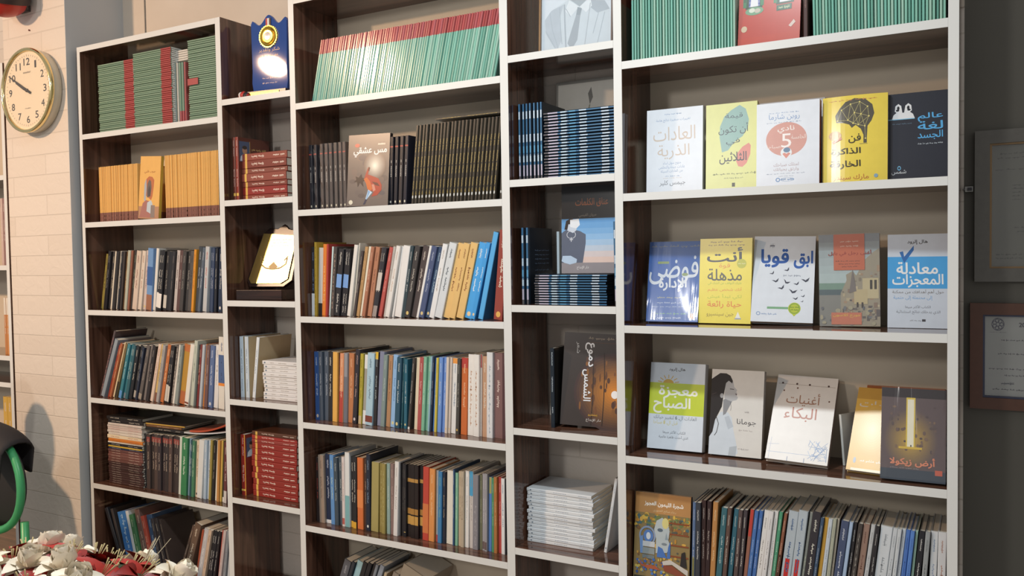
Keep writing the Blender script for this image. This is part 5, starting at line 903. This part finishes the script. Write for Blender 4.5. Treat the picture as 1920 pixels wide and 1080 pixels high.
m.tube([(xx - .006, .05, z + .011), (xx + .01, .05, z + .016), (xx + .03, .05, z + .011)], [.011, .015, .011], mat('#b5322e', .5), 14); rb = m.build('flag_ribbon_knot', None, True)
tag(rb, 'small rosette in red white and black ribbon beside the blue plaque', 'ribbon')
m = MB(); m.tube([(xx + .0, .05, z + .013), (xx + .004, .05, z + .0145)], [.0155, .0158], mat('#e4e2dc', .5), 14); m.tube([(xx + .018, .05, z + .0138), (xx + .03, .05, z + .0115)], [.0142, .0118], mat('#26242a', .5), 14); m.build('stripes', rb, True)
m = MB(); m.lathe([(0, .0), (.013, .002), (.016, .012), (.012, .024), (0, .03)], mat('#3f3836', .4), 20, 'z', (0, 0, 0)); o = m.build('round_pin_cushion', None, True); o.location = (xx + .012, .095, z); tag(o, 'small dark rounded knob behind the ribbon rosette on the top plaque shelf', 'ornament')
z = ZS['B'][3]; c = Vector((xat(503, .09, z), .09, z))
r = thing('award_plaque', 'shining gold plaque on a dark wooden shield and box stand', 'plaque', c, (0, 0, .135))
M_DW = wood_mat('dark_plaque_wood', '#1f1412', '#3d2620', .25, 'X')
m = MB(); m.box((-.088, -.055, 0), (.095, .06, .034), M_DW); bevel(m.build('base', r), .002)
tl = .267
gp = [(-.07, .02), (-.082, .035), (-.048, .195), (.088, .185), (.075, .035), (.05, .02)]
sh = [(-.078, .008), (-.092, .03), (-.058, .19), (-.03, .215), (.005, .212), (.03, .228), (.05, .21), (.1, .2), (.092, .03), (.06, .008)]
m = MB(); m.prism(sh, 0, .014, M_DW, 'y'); o = m.build('wooden_shield', r); bevel(o, .002); o.location = (0, .0, .034); o.rotation_euler = (-tl, 0, 0)
gold2 = mat('#e6c878', .26, 1, var=.06, scale=30)
m = MB(); m.prism(gp, -.003, 0, gold2, 'y'); A = Art(m, lambda u, v, l: Vector((-.06 + .14 * u, -.0032 - .00002 * l, .03 + .155 * v)), 1.1, .4)
A.scrawl(.2, .95, .9, .93, '#7c6438', 5).scrawl(.4, .8, .83, .86, '#7c6438', 3).scrawl(.36, .86, .76, .79, '#7c6438', 3)
for s in (-1, 1): A.line([(.5 + s * .38, .5), (.5 + s * .36, .36), (.5 + s * .22, .28), (.5, .25)], .04, '#8d6f3a').line([(.5 + s * .4, .54), (.5 + s * .3, .44)], .03, '#8d6f3a')
A.poly([(.36, .3), (.5, .42), (.64, .3), (.5, .24)], '#a88a50'); o = m.build('gold_plate', r); o.location = (0, -.001, .034); o.rotation_euler = (-tl, 0, 0)
# portrait above the portrait shelves
z = ZS['D'][1]; ya = (.04, .05)
a = Vector((xat(1011, ya[0], z), ya[0], z)); c2 = Vector((xat(1149, ya[1], z), ya[1], z)); Wd = (c2 - a).length; Hh = .3
r = thing('framed_portrait', 'framed grey drawing of a man in shirt and tie standing on the portrait shelves', 'picture', a + Vector((0, 0, .0005)), (-.06, .0, math.atan2(c2.y - a.y, c2.x - a.x)))
fm = mat('#8a6a45', .35, var=.2, scale=80); m = MB(); f = .0045
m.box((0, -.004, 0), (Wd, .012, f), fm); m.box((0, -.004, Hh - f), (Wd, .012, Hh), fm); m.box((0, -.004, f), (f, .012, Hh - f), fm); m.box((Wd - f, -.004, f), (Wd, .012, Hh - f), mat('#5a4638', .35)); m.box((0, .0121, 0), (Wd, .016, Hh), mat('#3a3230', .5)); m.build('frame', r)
m = MB(); m.box((f, .004, f), (Wd - f, .011, Hh - f), mat('#d2dfea', .5)); A = Art(m, lambda u, v, l: Vector((f + (Wd - 2 * f) * u, .0038 - .000008 * l, f + (Hh - 2 * f) * v)), Hh / Wd, .5)
A.poly([(.02, .0), (.04, .3), (.14, .38), (.4, .46), (.7, .46), (.9, .4), (.97, .32), (.98, 0)], '#c6d4de').poly([(.06, .18), (.05, .3), (.14, .38), (.32, .42), (.26, .3), (.3, .1), (.22, 0)], '#b4c2ce').poly([(.66, .43), (.9, .4), (.97, .32), (.8, .3), (.7, .36)], '#aab8c4').poly([(.4, .46), (.36, .56), (.7, .56), (.7, .46), (.55, .38)], '#a4b2bc').ell(.54, .68, .2, .19, '#b4c0c8').ell(.54, .8, .2, .1, '#7c868e')
A.poly([(.4, .45), (.34, .36), (.42, .3), (.54, .38)], '#d9e4ec').poly([(.7, .45), (.72, .37), (.64, .32), (.55, .38)], '#d9e4ec').line([(.33, .42), (.34, .25), (.36, .0)], .02, '#a4b2be').line([(.7, .4), (.66, .2), (.62, 0)], .012, '#aebbc6').poly([(.52, .38), (.58, .36), (.56, .3), (.5, .31)], '#93a1ac').poly([(.5, .31), (.56, .3), (.52, .08), (.44, .0), (.38, .06)], '#a0adb8')
for q in ([(.12, .36), (.16, .2), (.26, .0)], [(.06, .2), (.2, .04)], [(.84, .36), (.74, .12)], [(.9, .3), (.8, .02)], [(.26, .4), (.28, .2), (.3, .06)], [(.42, .3), (.35, .38)]): A.line(q, .01, '#a9b8c4')
m.build('drawing', r)
m = MB(); m.box((f, .0005, f), (Wd - f, .0015, Hh - f), M_GLASS); m.build('glass', r)

# ------------------------------------------------------------------ clock, red ball, nail on the pillar
cc = hy(47, 169, PIL_Y - .05); R = .159
r = thing('wall_clock', 'round wall clock with gold rim and black numerals on the brick pillar', 'clock', (cc.x, PIL_Y - .0005, cc.z))
M_GR = mat('#e6d29a', .16, 1, var=.05)
m = MB(); m.lathe([(R * .93, .0), (R * .97, .004), (R * .98, .038), (R * .93, .041)], mat('#cfc4ae', .3), 64, 'y'); m.lathe([(0, .0005), (R * .93, .0005)], mat('#b9ae9a', .5), 64, 'y'); m.build('case', r, True)
m = MB(); m.lathe([(R * .985, .034), (R, .042), (R * .99, .049), (R * .96, .052), (R * .925, .049), (R * .915, .042)], M_GR, 72, 'y'); m.build('rim', r, True)
m = MB(); m.lathe([(0, .04), (R * .93, .04)], mat('#ecdcc0', .4, var=.02), 64, 'y')
A = Art(m, lambda u, v, l: Vector((u * R, -.0402 - .00002 * l, v * R)), 1, .5)
for h in range(1, 13):
    a = PI / 2 - h * PI / 6; u, v = .68 * math.cos(a), .68 * math.sin(a); ww = .12 if h > 9 else .036 if h == 1 else .062
    if h == 11: ww = .1
    A.text(str(h), u - ww, u + ww, v - .085, v + .085, '#4a4644', .01)
for i in range(60): a = i * PI / 30; A.line([(.8 * math.cos(a), .8 * math.sin(a)), ((.835 if i % 5 else .85) * math.cos(a), (.835 if i % 5 else .85) * math.sin(a))], .008, '#8d8478')
A.scrawl(-.14, .14, .4, .46, '#9a9084', 1).scrawl(-.11, .11, -.43, -.4, '#9a9084', 1); m.build('dial', r)
def hand(name, ang, L, w, y):
    m = MB(); a = PI / 2 - ang; d = Vector((math.cos(a), 0, math.sin(a))); n = Vector((-d.z, 0, d.x)); y = Vector((0, -y, 0))
    p = [d * (-.16 * R) + n * w * .7, d * (-.16 * R) - n * w * .7, d * (L * .3) - n * w, d * L - n * .0012, d * L + n * .0012, d * (L * .3) + n * w]
    m.add([q + y for q in p] + [q + y - Vector((0, .0012, 0)) for q in p], [[0, 1, 2, 3, 4, 5], [11, 10, 9, 8, 7, 6]] + [[i, (i + 1) % 6, (i + 1) % 6 + 6, i + 6] for i in range(6)], mat('#4a443f', .4)); m.build(name, r)
hand('hour_hand', math.radians(296), R * .48, .0058, .0425); hand('minute_hand', math.radians(300), R * .8, .0042, .044)
m = MB(); m.lathe([(0, .0465), (.006, .0462), (.007, .041)], mat('#4a443f', .4), 20, 'y'); m.build('hub', r, True)
m = MB(); m.lathe([(0, .05), (R * .5, .0497), (R * .88, .0478)], M_GLASS, 48, 'y'); m.build('glass', r, True)
b3 = hy(6, -14, PIL_Y - .085)
r = thing('extinguisher_ball', 'red ball with a dark band mounted high on the pillar above the clock', 'fire extinguisher ball', (b3.x, PIL_Y - .0005, b3.z))
m = MB(); Rb = .09; m.lathe([(Rb * math.sin(PI * i / 24), .085 - Rb * math.cos(PI * i / 24)) for i in range(25)], mat('#b8322a', .28), 40, 'y'); m.build('ball', r, True)
m = MB(); m.lathe([(Rb * 1.01 * math.cos(a), Rb * 1.01 * math.sin(a)) for a in [(-.2 + .4 * i / 6) for i in range(7)]], mat('#3a2a28', .4), 40, 'z'); o = m.build('band', r, True); o.location = (0, -.085, -.012); o.rotation_euler = (.15, .35, 0)
m = MB(); m.box((-.03, -.025, -.055), (.03, 0, .06), mat('#3a3230', .4)); m.tube([(.04, -.02, -.05), (.062, -.04, -.03), (.07, -.08, .0)], .006, mat('#3a3230', .4)); m.build('bracket', r)
p = hy(56, 57, PIL_Y); m = MB(); m.lathe([(0, .006), (.003, .005), (.003, 0)], mat('#6a3a34', .5), 12, 'y'); o = m.build('wall_plug', None, True); o.location = (p.x, PIL_Y - .0002, p.z); tag(o, 'small reddish wall plug in the pillar between the red ball and the clock', 'wall plug')

# ------------------------------------------------------------------ framed certificates and hook on the shaded wall
def certificate(label, tl, br, fw, fc, ic, paper, kind):
    a = hy(*tl, WALL_Y - .012); b_ = hy(*br, WALL_Y - .012); x0, z1 = a.x, a.z; z0 = b_.z; Wd = (z1 - z0) * .78; H = z1 - z0
    r = thing('framed_certificate', label, 'framed certificate', (x0, WALL_Y - .0005, z0)); m = MB(); fm = wood_mat('frame_wood', fc, fc, .35, 'X') if False else mat(fc, .35, var=.18, scale=60)
    for p in (((0, -.018, 0), (Wd, 0, fw)), ((0, -.018, H - fw), (Wd, 0, H)), ((0, -.018, fw), (fw, 0, H - fw)), ((Wd - fw, -.018, fw), (Wd, 0, H - fw))): m.box(*p, fm)
    e = .004
    for p in (((fw, -.014, fw), (Wd - fw, -.002, fw + e)), ((fw, -.014, H - fw - e), (Wd - fw, -.002, H - fw)), ((fw, -.014, fw + e), (fw + e, -.002, H - fw - e)), ((Wd - fw - e, -.014, fw + e), (Wd - fw, -.002, H - fw - e))): m.box(*p, mat(ic, .35))
    m.build('frame', r); q = fw + e; m = MB(); m.box((q, -.006, q), (Wd - q, -.002, H - q), mat(paper, .6)); A = Art(m, lambda u, v, l: Vector((q + (Wd - 2 * q) * u, -.0062 - .00002 * l, q + (H - 2 * q) * v)), 1.3, .6)
    if kind == 'a':
        for i, (u0, u1, v) in enumerate(((.08, .5, .92), (.05, .55, .885), (.03, .95, .79), (.2, .9, .66), (.2, .92, .63), (.2, .9, .6), (.2, .9, .57), (.2, .85, .54), (.22, .8, .31), (.25, .75, .28), (.04, .4, .09), (.04, .35, .06), (.6, .9, .09))): A.scrawl(u0, u1, v, v + .018, '#4a4a42', 7, i)
    else:
        for k in range(7): a_ = 2 * PI * k / 7; A.ring(.2 + .055 * math.cos(a_), .9 + .045 * math.sin(a_), .034, .027, .35, '#34344c')
        A.ring(.2, .9, .1, .08, .12, '#34344c').ring(.2, .9, .035, .03, .35, '#34344c').scrawl(.08, .33, .795, .805, '#55555a', 4).text('2011', .52, .7, .87, .925, '#34343a', .03)
        for i, (u0, u1, v) in enumerate(((.25, .8, .69), (.2, .75, .52), (.06, .9, .33), (.3, .8, .25))): A.scrawl(u0, u1, v, v + .025, '#4a4a4e', 8, i)
        A.scrawl(.25, .45, .14, .18, '#3a3a4a', 1).scrawl(.12, .6, .07, .1, '#4a4a4e', 4)
    m.build('paper', r); m = MB(); m.box((q, -.0105, q), (Wd - q, -.0095, H - q), M_GLASS); m.build('glass', r)
certificate('upper certificate in a grey wooden frame on the shaded wall', (1828, 247), (1831, 528), .03, '#64625c', '#8c6f48', '#64645a', 'a')
certificate('lower certificate in a reddish brown frame with a round interlaced emblem', (1819, 568), (1818, 764), .026, '#5e3c2c', '#3a3f58', '#9fa19d', 'b')
p = hy(1817, 355, WALL_Y - .006); m = MB(); m.box((-.008, -.012, -.006), (.008, 0, .006), mat('#a8a8a4', .3)); m.box((-.003, -.0155, -.0035), (.006, -.0122, .0035), mat('#2f2f33', .4)); m.tube([(-.009, -.006, 0), (-.013, -.006, .001)], .002, mat('#8d8d8a', .3)); o = m.build('wall_hook'); o.location = (p.x, WALL_Y - .0003, p.z); tag(o, 'small grey metal clip on the shaded wall beside the upper certificate', 'clip')

# ------------------------------------------------------------------ bookcase at the far side of the pillar
yF = -.03; xr = -2.561; xl = xr - .76
r = thing('bookcase', 'cream edged bookcase beyond the clock pillar, only its end upright and shelf ends in view', 'bookcase', (xr - .38, 0, FLOOR_Z))
for a, c in ((xl, xl + .02), (xr - .02, xr)): m = MB(); m.box((a, yF, FLOOR_Z), (c, .18, 1.3), M_WOODV, M_EDGE); part(m, 'side_panel', r)
for zz in (1.3, .862, .505, .144, .036, -.33, -.66): m = MB(); m.box((xl + .0202, yF, zz - T), (xr - .0202, .174, zz), M_WOODH, M_EDGE); part(m, 'top_panel' if zz > 1.2 else 'shelf', r)
m = MB(); m.box((xl + .0202, .1745, FLOOR_Z), (xr - .0202, .1795, 1.28), M_BACK); part(m, 'back_panel', r)
for zz, cols, h in ((.505, ['#c9a8a0', '#b08c88', '#d2bcb0', '#8d6c68', '#c4aca4'], .27), (.144, ['#c98a4a', '#c08348', '#cf9450', '#c98a4a', '#bb7d44'], .23), (-.33, ['#3a3c44', '#33353c', '#40424a', '#c9a23a', '#c9a23a'], .3)):
    x = xr - .0215
    for i, c in enumerate(cols):
        w = .016 if i < 3 or zz > 0 else .03; x -= w
        o = make_book('paperback_book', w - .0008, .13, h, c, dict(t='#d9cfc4', bands=[('#d9d2c4', .7, 1)] if zz == .144 else []))
        o.location = (x, yF + .03, zz + .0002); tag(o, f'{["pinkish", "orange and white", "dark or yellow"][[.505, .144, -.33].index(zz)]} spine, {NTH[i]} from the end upright on a shelf beyond the pillar', 'book', 'spines beyond the pillar')

# ------------------------------------------------------------------ chair and person at the edge of the photograph
GRN = mat('#3f9a62', .35, var=.05)
cx, cy = -2.0, -.47
r = thing('plastic_chair', 'green rimmed plastic chair with a black jacket over its back', 'chair', (cx, cy, FLOOR_Z), (0, 0, .12))
m = MB(); m.tube([(.205 * math.cos(a), -.02 + .03 * math.sin(a) ** 2, .86 + .16 * math.sin(a)) for a in [2 * PI * i / 40 for i in range(40)]], .0125, GRN, 10, True); m.build('back_rim', r, True)
m = MB(); m.grid(lambda u, v: Vector(((u - .5) * .37 * math.sqrt(max(0, 1 - (2 * v - 1) ** 2 * .96)), .012 + .02 * (2 * v - 1) ** 2, .86 + .148 * (2 * v - 1))), 14, 14, mat('#1d1a1a', .6)); o = m.build('back_mesh', r, True); o.modifiers.new('thickness', 'SOLIDIFY').thickness = .004
m = MB(); m.grid(lambda u, v: Vector(((u - .5) * .44, -.0 + (v - .0) * -.42, .44 + .02 * ((2 * u - 1) ** 2 + (2 * v - 1) ** 2))), 12, 12, GRN); o = m.build('seat', r, True); o.modifiers.new('thickness', 'SOLIDIFY').thickness = -.02
for sx in (-1, 1):
    m = MB(); m.tube([(sx * .19, -.38, .45), (sx * .2, -.4, .0)], [.017, .012], GRN, 10); m.build('leg', r, True)
    m = MB(); m.tube([(sx * .19, -.0, .75), (sx * .19, -.0, .45), (sx * .2, .03, .0)], [.012, .015, .012], GRN, 10); m.build('leg', r, True)
P0 = Vector((-2.45, -.30, FLOOR_Z))
J = [(0, 0, .53, .13, .12), (0, .01, .65, .125, .1), (0, .01, .8, .13, .095), (0, .005, .905, .1, .075), (0, -.005, .975, .045, .045), (0, -.012, 1.03, .058, .066), (0, -.014, 1.085, .068, .08), (0, -.008, 1.14, .05, .06),
     (.135, .0, .875, .056, .053), (.175, -.01, .7, .043, .043), (.13, -.17, .6, .033, .034), (-.135, .0, .875, .056, .053), (-.175, -.01, .7, .043, .043), (-.13, -.17, .6, .033, .034),
     (.09, -.1, .51, .085, .08), (.1, -.36, .5, .062, .06), (.1, -.37, .1, .045, .045), (.1, -.45, .04, .036, .03), (-.09, -.1, .51, .085, .08), (-.1, -.36, .5, .062, .06), (-.1, -.37, .1, .045, .045), (-.1, -.45, .04, .036, .03)]
E_ = [(0, 1), (1, 2), (2, 3), (3, 4), (4, 5), (5, 6), (6, 7), (3, 8), (8, 9), (9, 10), (3, 11), (11, 12), (12, 13), (0, 14), (14, 15), (15, 16), (16, 17), (0, 18), (18, 19), (19, 20), (20, 21)]
r = thing('person', 'person in dark clothing seated in front of the bookcase beyond the pillar', 'person', P0, (0, 0, -.1))
def skin(name, J, E, m, parent, root=0, lv=2):
    me = bpy.data.meshes.new(name); me.from_pydata([j[:3] for j in J], E, []); me.materials.append(m)
    o = bpy.data.objects.new(name, me); COL.objects.link(o); o.parent = parent
    o.modifiers.new('skin', 'SKIN'); lay = me.skin_vertices[0] if me.skin_vertices else None
    if lay is None: return o
    for i, j in enumerate(J): lay.data[i].radius = j[3:5]; lay.data[i].use_root = i == root
    o.modifiers['skin'].use_smooth_shade = True
    s = o.modifiers.new('smooth', 'SUBSURF'); s.levels = lv; s.render_levels = lv; return o
body = skin('body', J, E_, mat('#2a2626', .7), r)
if not body.data.skin_vertices:
    bpy.context.view_layer.objects.active = body
m = MB(); m.lathe([(.0, .115), (.05, .108), (.082, .06), (.085, .0), (.075, -.05), (.06, -.1)], mat('#1f1c1d', .7), 28, 'z', (0, .008, 1.075)); m.build('head_scarf', r, True)
m = MB(); m.grid(lambda u, v: Vector((.044 * (2 * u - 1), -.098 + .03 * (2 * u - 1) ** 2 - .006 * math.sin(PI * v) - .016 * max(0, 1 - abs(2 * u - 1) * 4) * max(0, 1 - abs(v - .45) * 3.4), 1.03 + .1 * v)), 18, 18, mat('#b58a70', .5)); o = m.build('face', r, True)
for s in (-1, 1):
    m = MB(); m.lathe([(.0, .004), (.006, .003), (.008, 0)], mat('#2a2020', .3), 12, 'y', (s * .02, -.098, 1.085)); m.build('eye', o, True)
    h = MB(); w0 = Vector((s * .128, -.2, .6)); h.tube([w0 + Vector((0, 0, .01)), w0 + Vector((0, -.004, -.03)), w0 + Vector((0, -.008, -.075))], [.024, .03, .027], mat('#b58a70', .5), 12)
    for k in range(4):
        f0 = w0 + Vector((s * .002, -.03 + .0165 * k, -.075)); L = (.055, .066, .07, .06)[k]
        h.tube([f0, f0 + Vector((-s * .004, 0, -L * .5)), f0 + Vector((-s * .014, -.002, -L))], [.0085, .008, .006], mat('#b58a70', .5), 8)
    h.tube([w0 + Vector((0, -.024, -.03)), w0 + Vector((-s * .006, -.045, -.055)), w0 + Vector((-s * .012, -.05, -.085))], [.011, .0095, .007], mat('#b58a70', .5), 8)
    h.build('hand', r, True)
m = MB(); m.grid(lambda u, v: Vector((.018 * (2 * u - 1), -.1055 + .01 * (2 * u - 1) ** 2, 1.05 + .008 * v - .003 * math.sin(PI * u) * (1 - v))), 8, 3, mat('#8d5248', .5)); m.build('mouth', o, True)

m = MB(); m.lathe([(0, .36), (.15, .36), (.155, .38), (.15, .4), (0, .4)], mat('#3a3634', .5), 28)
st = thing('stool', 'dark round stool under the seated person', 'stool', (P0.x, P0.y + .02, FLOOR_Z)); m.build('seat', st, True)
for k in range(4): a = PI / 4 + k * PI / 2; m = MB(); m.tube([(.1 * math.cos(a), .1 * math.sin(a), .36), (.14 * math.cos(a), .14 * math.sin(a), 0)], .012, mat('#3a3634', .5), 8); m.build('leg', st, True)
# jacket over the chair back
def jk(u, v):
    a = math.radians(44 + 126 * u); s = (v - .5) * 2; q = min(1, abs(s) / .4) * PI / 2; hang = (1 - math.cos(q)) * .03 + max(0, abs(s) - .4) / .6 * (.075 + .02 * math.sin(u * 14))
    R = .205 + .02 - hang * .25
    return Vector((R * math.cos(a), .01 + math.copysign(.052 * math.sin(q), s) + .004 * math.sin(u * 23) * abs(s), .86 + (.16 + .032) * math.sin(a) - hang))
m = MB(); m.grid(jk, 26, 16, mat('#262223', .75)); o = m.build('jacket', None, True); o.modifiers.new('thickness', 'SOLIDIFY').thickness = .006; o.location = (cx, cy, FLOOR_Z); o.rotation_euler = (0, 0, .12); tag(o, 'black jacket draped over the back of the green rimmed chair', 'jacket')

# ------------------------------------------------------------------ bouquet on a small table
bc = Vector((-.20, -1.395, -.10))
r = thing('side_table', 'small round table carrying the red and white bouquet', 'table', (bc.x, bc.y, FLOOR_Z))
M_T = wood_mat('table_wood', '#4a3224', '#6d4c36', .3, 'X')
m = MB(); m.lathe([(0, .85), (.24, .85), (.25, .86), (.25, .875), (.245, .88), (0, .88)], M_T, 40); m.build('table_top', r)
for k in range(3):
    a = 2 * PI * k / 3; m = MB(); m.tube([(.12 * math.cos(a), .12 * math.sin(a), .85), (.2 * math.cos(a), .2 * math.sin(a), 0)], [.018, .014], M_T, 12); m.build('leg', r, True)
r = thing('bouquet', 'artificial bouquet of white roses and red lilies in front of the bookcase beside the pillar', 'flowers', (bc.x, bc.y, FLOOR_Z + .8805))
m = MB(); m.lathe([(0, 0), (.085, .0), (.1, .02), (.12, .11), (.125, .115), (.115, .115), (.09, .02), (0, .015)], mat('#a8845a', .7, bump=.6, scale=90), 36); m.build('basket', r, True)
m = MB(); m.lathe([(.11, .1), (.17, .14), (.2, .18), (.18, .235), (.12, .275), (.06, .295), (0, .3)], mat('#39472f', .7, var=.4, scale=60, bump=.8), 28); m.build('leaf_mass', r, True)
WHT = mat('#ece2cf', .55, var=.06, scale=60); REDP = mat('#b5352c', .5, var=.14, scale=50); REDD = mat('#8f2420', .5, var=.14, scale=50); TWG = mat('#cfc4a4', .7); BUD = mat('#b9a878', .7)
def petal(m, L, Wd, curl, cup, M, mt, N=7, tip=.5):
    vs = []; fs = []
    for j in range(N + 1):
        v = j / N; ww = Wd * max(.02, math.sin(PI * min(1, .13 + .87 * v ** .85))) ** tip
        for i in range(7):
            u = i / 3 - 1; vs.append(M @ Vector((u * ww, L * v * math.cos(curl * v), L * v * math.sin(curl * v) + cup * u * u * ww)))
    for j in range(N):
        for i in range(6): k = j * 7 + i; fs.append([k, k + 1, k + 8, k + 7])
    m.add(vs, fs, mt)
rnd = random.Random(11)
def rose(R):
    m = MB()
    for ring, (n, tilt, L, off) in enumerate(((3, 1.4, .6, .05), (4, 1.2, .75, .1), (5, .95, .85, .14), (6, .6, .95, .16), (6, .25, .95, .18))):
        for k in range(n):
            M = Matrix.Rotation(2 * PI * k / n + ring * .7 + rnd.uniform(-.15, .15), 4, 'Z') @ Matrix.Translation((0, off * R, .1 * R * (4 - ring))) @ Matrix.Rotation(tilt + rnd.uniform(-.15, .15), 4, 'X')
            petal(m, L * R, .44 * R, -.5 if ring > 2 else .25, .45, M, WHT)
    return m
def lily(R):
    m = MB()
    for k in range(6):
        M = Matrix.Rotation(2 * PI * k / 6 + rnd.uniform(-.1, .1), 4, 'Z') @ Matrix.Rotation(.75 + rnd.uniform(-.25, .2), 4, 'X')
        petal(m, R * rnd.uniform(.9, 1.1), .3 * R, -.8, .5, M, REDP if k % 2 else REDD, 7, .9)
    for k in range(5):
        a = 2 * PI * k / 5; m.tube([(0, 0, 0), (.1 * R * math.cos(a), .1 * R * math.sin(a), .4 * R), (.16 * R * math.cos(a), .16 * R * math.sin(a), .62 * R)], [.0006, .0005, .001], BUD, 5)
    return m
protos = [('rose', rose), ('lily', lily)]
spots = []
for ring, (rad, zz, n, off) in enumerate(((.0, .288, 1, 0), (.045, .286, 7, .3), (.085, .278, 12, .0), (.12, .264, 16, .2), (.153, .244, 20, .0), (.18, .216, 22, .1), (.198, .184, 22, .0), (.203, .15, 18, .1))):
    for k in range(n): a = 2 * PI * k / n + off; spots.append((rad * math.cos(a), rad * math.sin(a), zz + rnd.uniform(-.008, .012)))
for i, s in enumerate(spots):
    kind = 'rose' if (i * 7 + i // 3) % 9 in (0, 4, 7) else 'lily'
    m = rose(rnd.uniform(.027, .033)) if kind == 'rose' else lily(rnd.uniform(.045, .053))
    o = m.build(kind, r, True); d = Vector((s[0], s[1], (s[2] - .12) * .9)).normalized(); o.location = Vector(s) + d * (.012 if kind == 'rose' else 0)
    o.rotation_euler = (Vector((d.x, d.y, d.z)).to_track_quat('Z', 'Y') @ Euler((rnd.uniform(-.2, .2), rnd.uniform(-.2, .2), rnd.uniform(0, 6))).to_quaternion()).to_euler()
    o['label'] = 'white rose' if kind == 'rose' else 'red lily'
for i in range(12):
    a = rnd.uniform(0, 2 * PI); q = Vector((.14 * math.cos(a), .14 * math.sin(a), .25)); d = Vector((math.cos(a) * .7, math.sin(a) * .7, rnd.uniform(.3, .9))); m = MB()
    for k in range(5):
        e = d + Vector((rnd.uniform(-.35, .35), rnd.uniform(-.35, .35), rnd.uniform(-.2, .3))); L = rnd.uniform(.03, .05); m.tube([q, q + e * L * .6, q + e * L + Vector((0, 0, .004))], [.0008, .0006, .0004], TWG, 5)
    m.build('dry_twig', r)

# ------------------------------------------------------------------ labels of the mixed spines
def short(w): return w
seen = {}
for rec in PENDING:
    o, words, a, c, where, i, n = rec
    base = f'{words} spine, {where}'
    nb = f' between {a} and {c}' if a and c else (f' at the start before {c}' if c else f' at the end after {a}')
    rec2 = (f'{words} spine{nb}, {where}', f'{words} spine, {ORD[i] if i < 24 else ""} in its row, {where}')
    seen.setdefault(base, []).append((o, rec2, i, n))
for base, L in seen.items():
    for j, (o, (t1, t2), i, n) in enumerate(L):
        if len(L) == 1: lab = base
        elif len({x[1][0] for x in L}) == len(L): lab = t1
        else:
            lab = base.replace(' spine,', f' spine, {NTH[j]} such from the pillar end,')
        w = lab.split()
        if len(w) > 16: lab = base.replace(' spine,', f' spine, {NTH[j]} such from the pillar end,')
        o['label'] = lab; o['category'] = 'book'
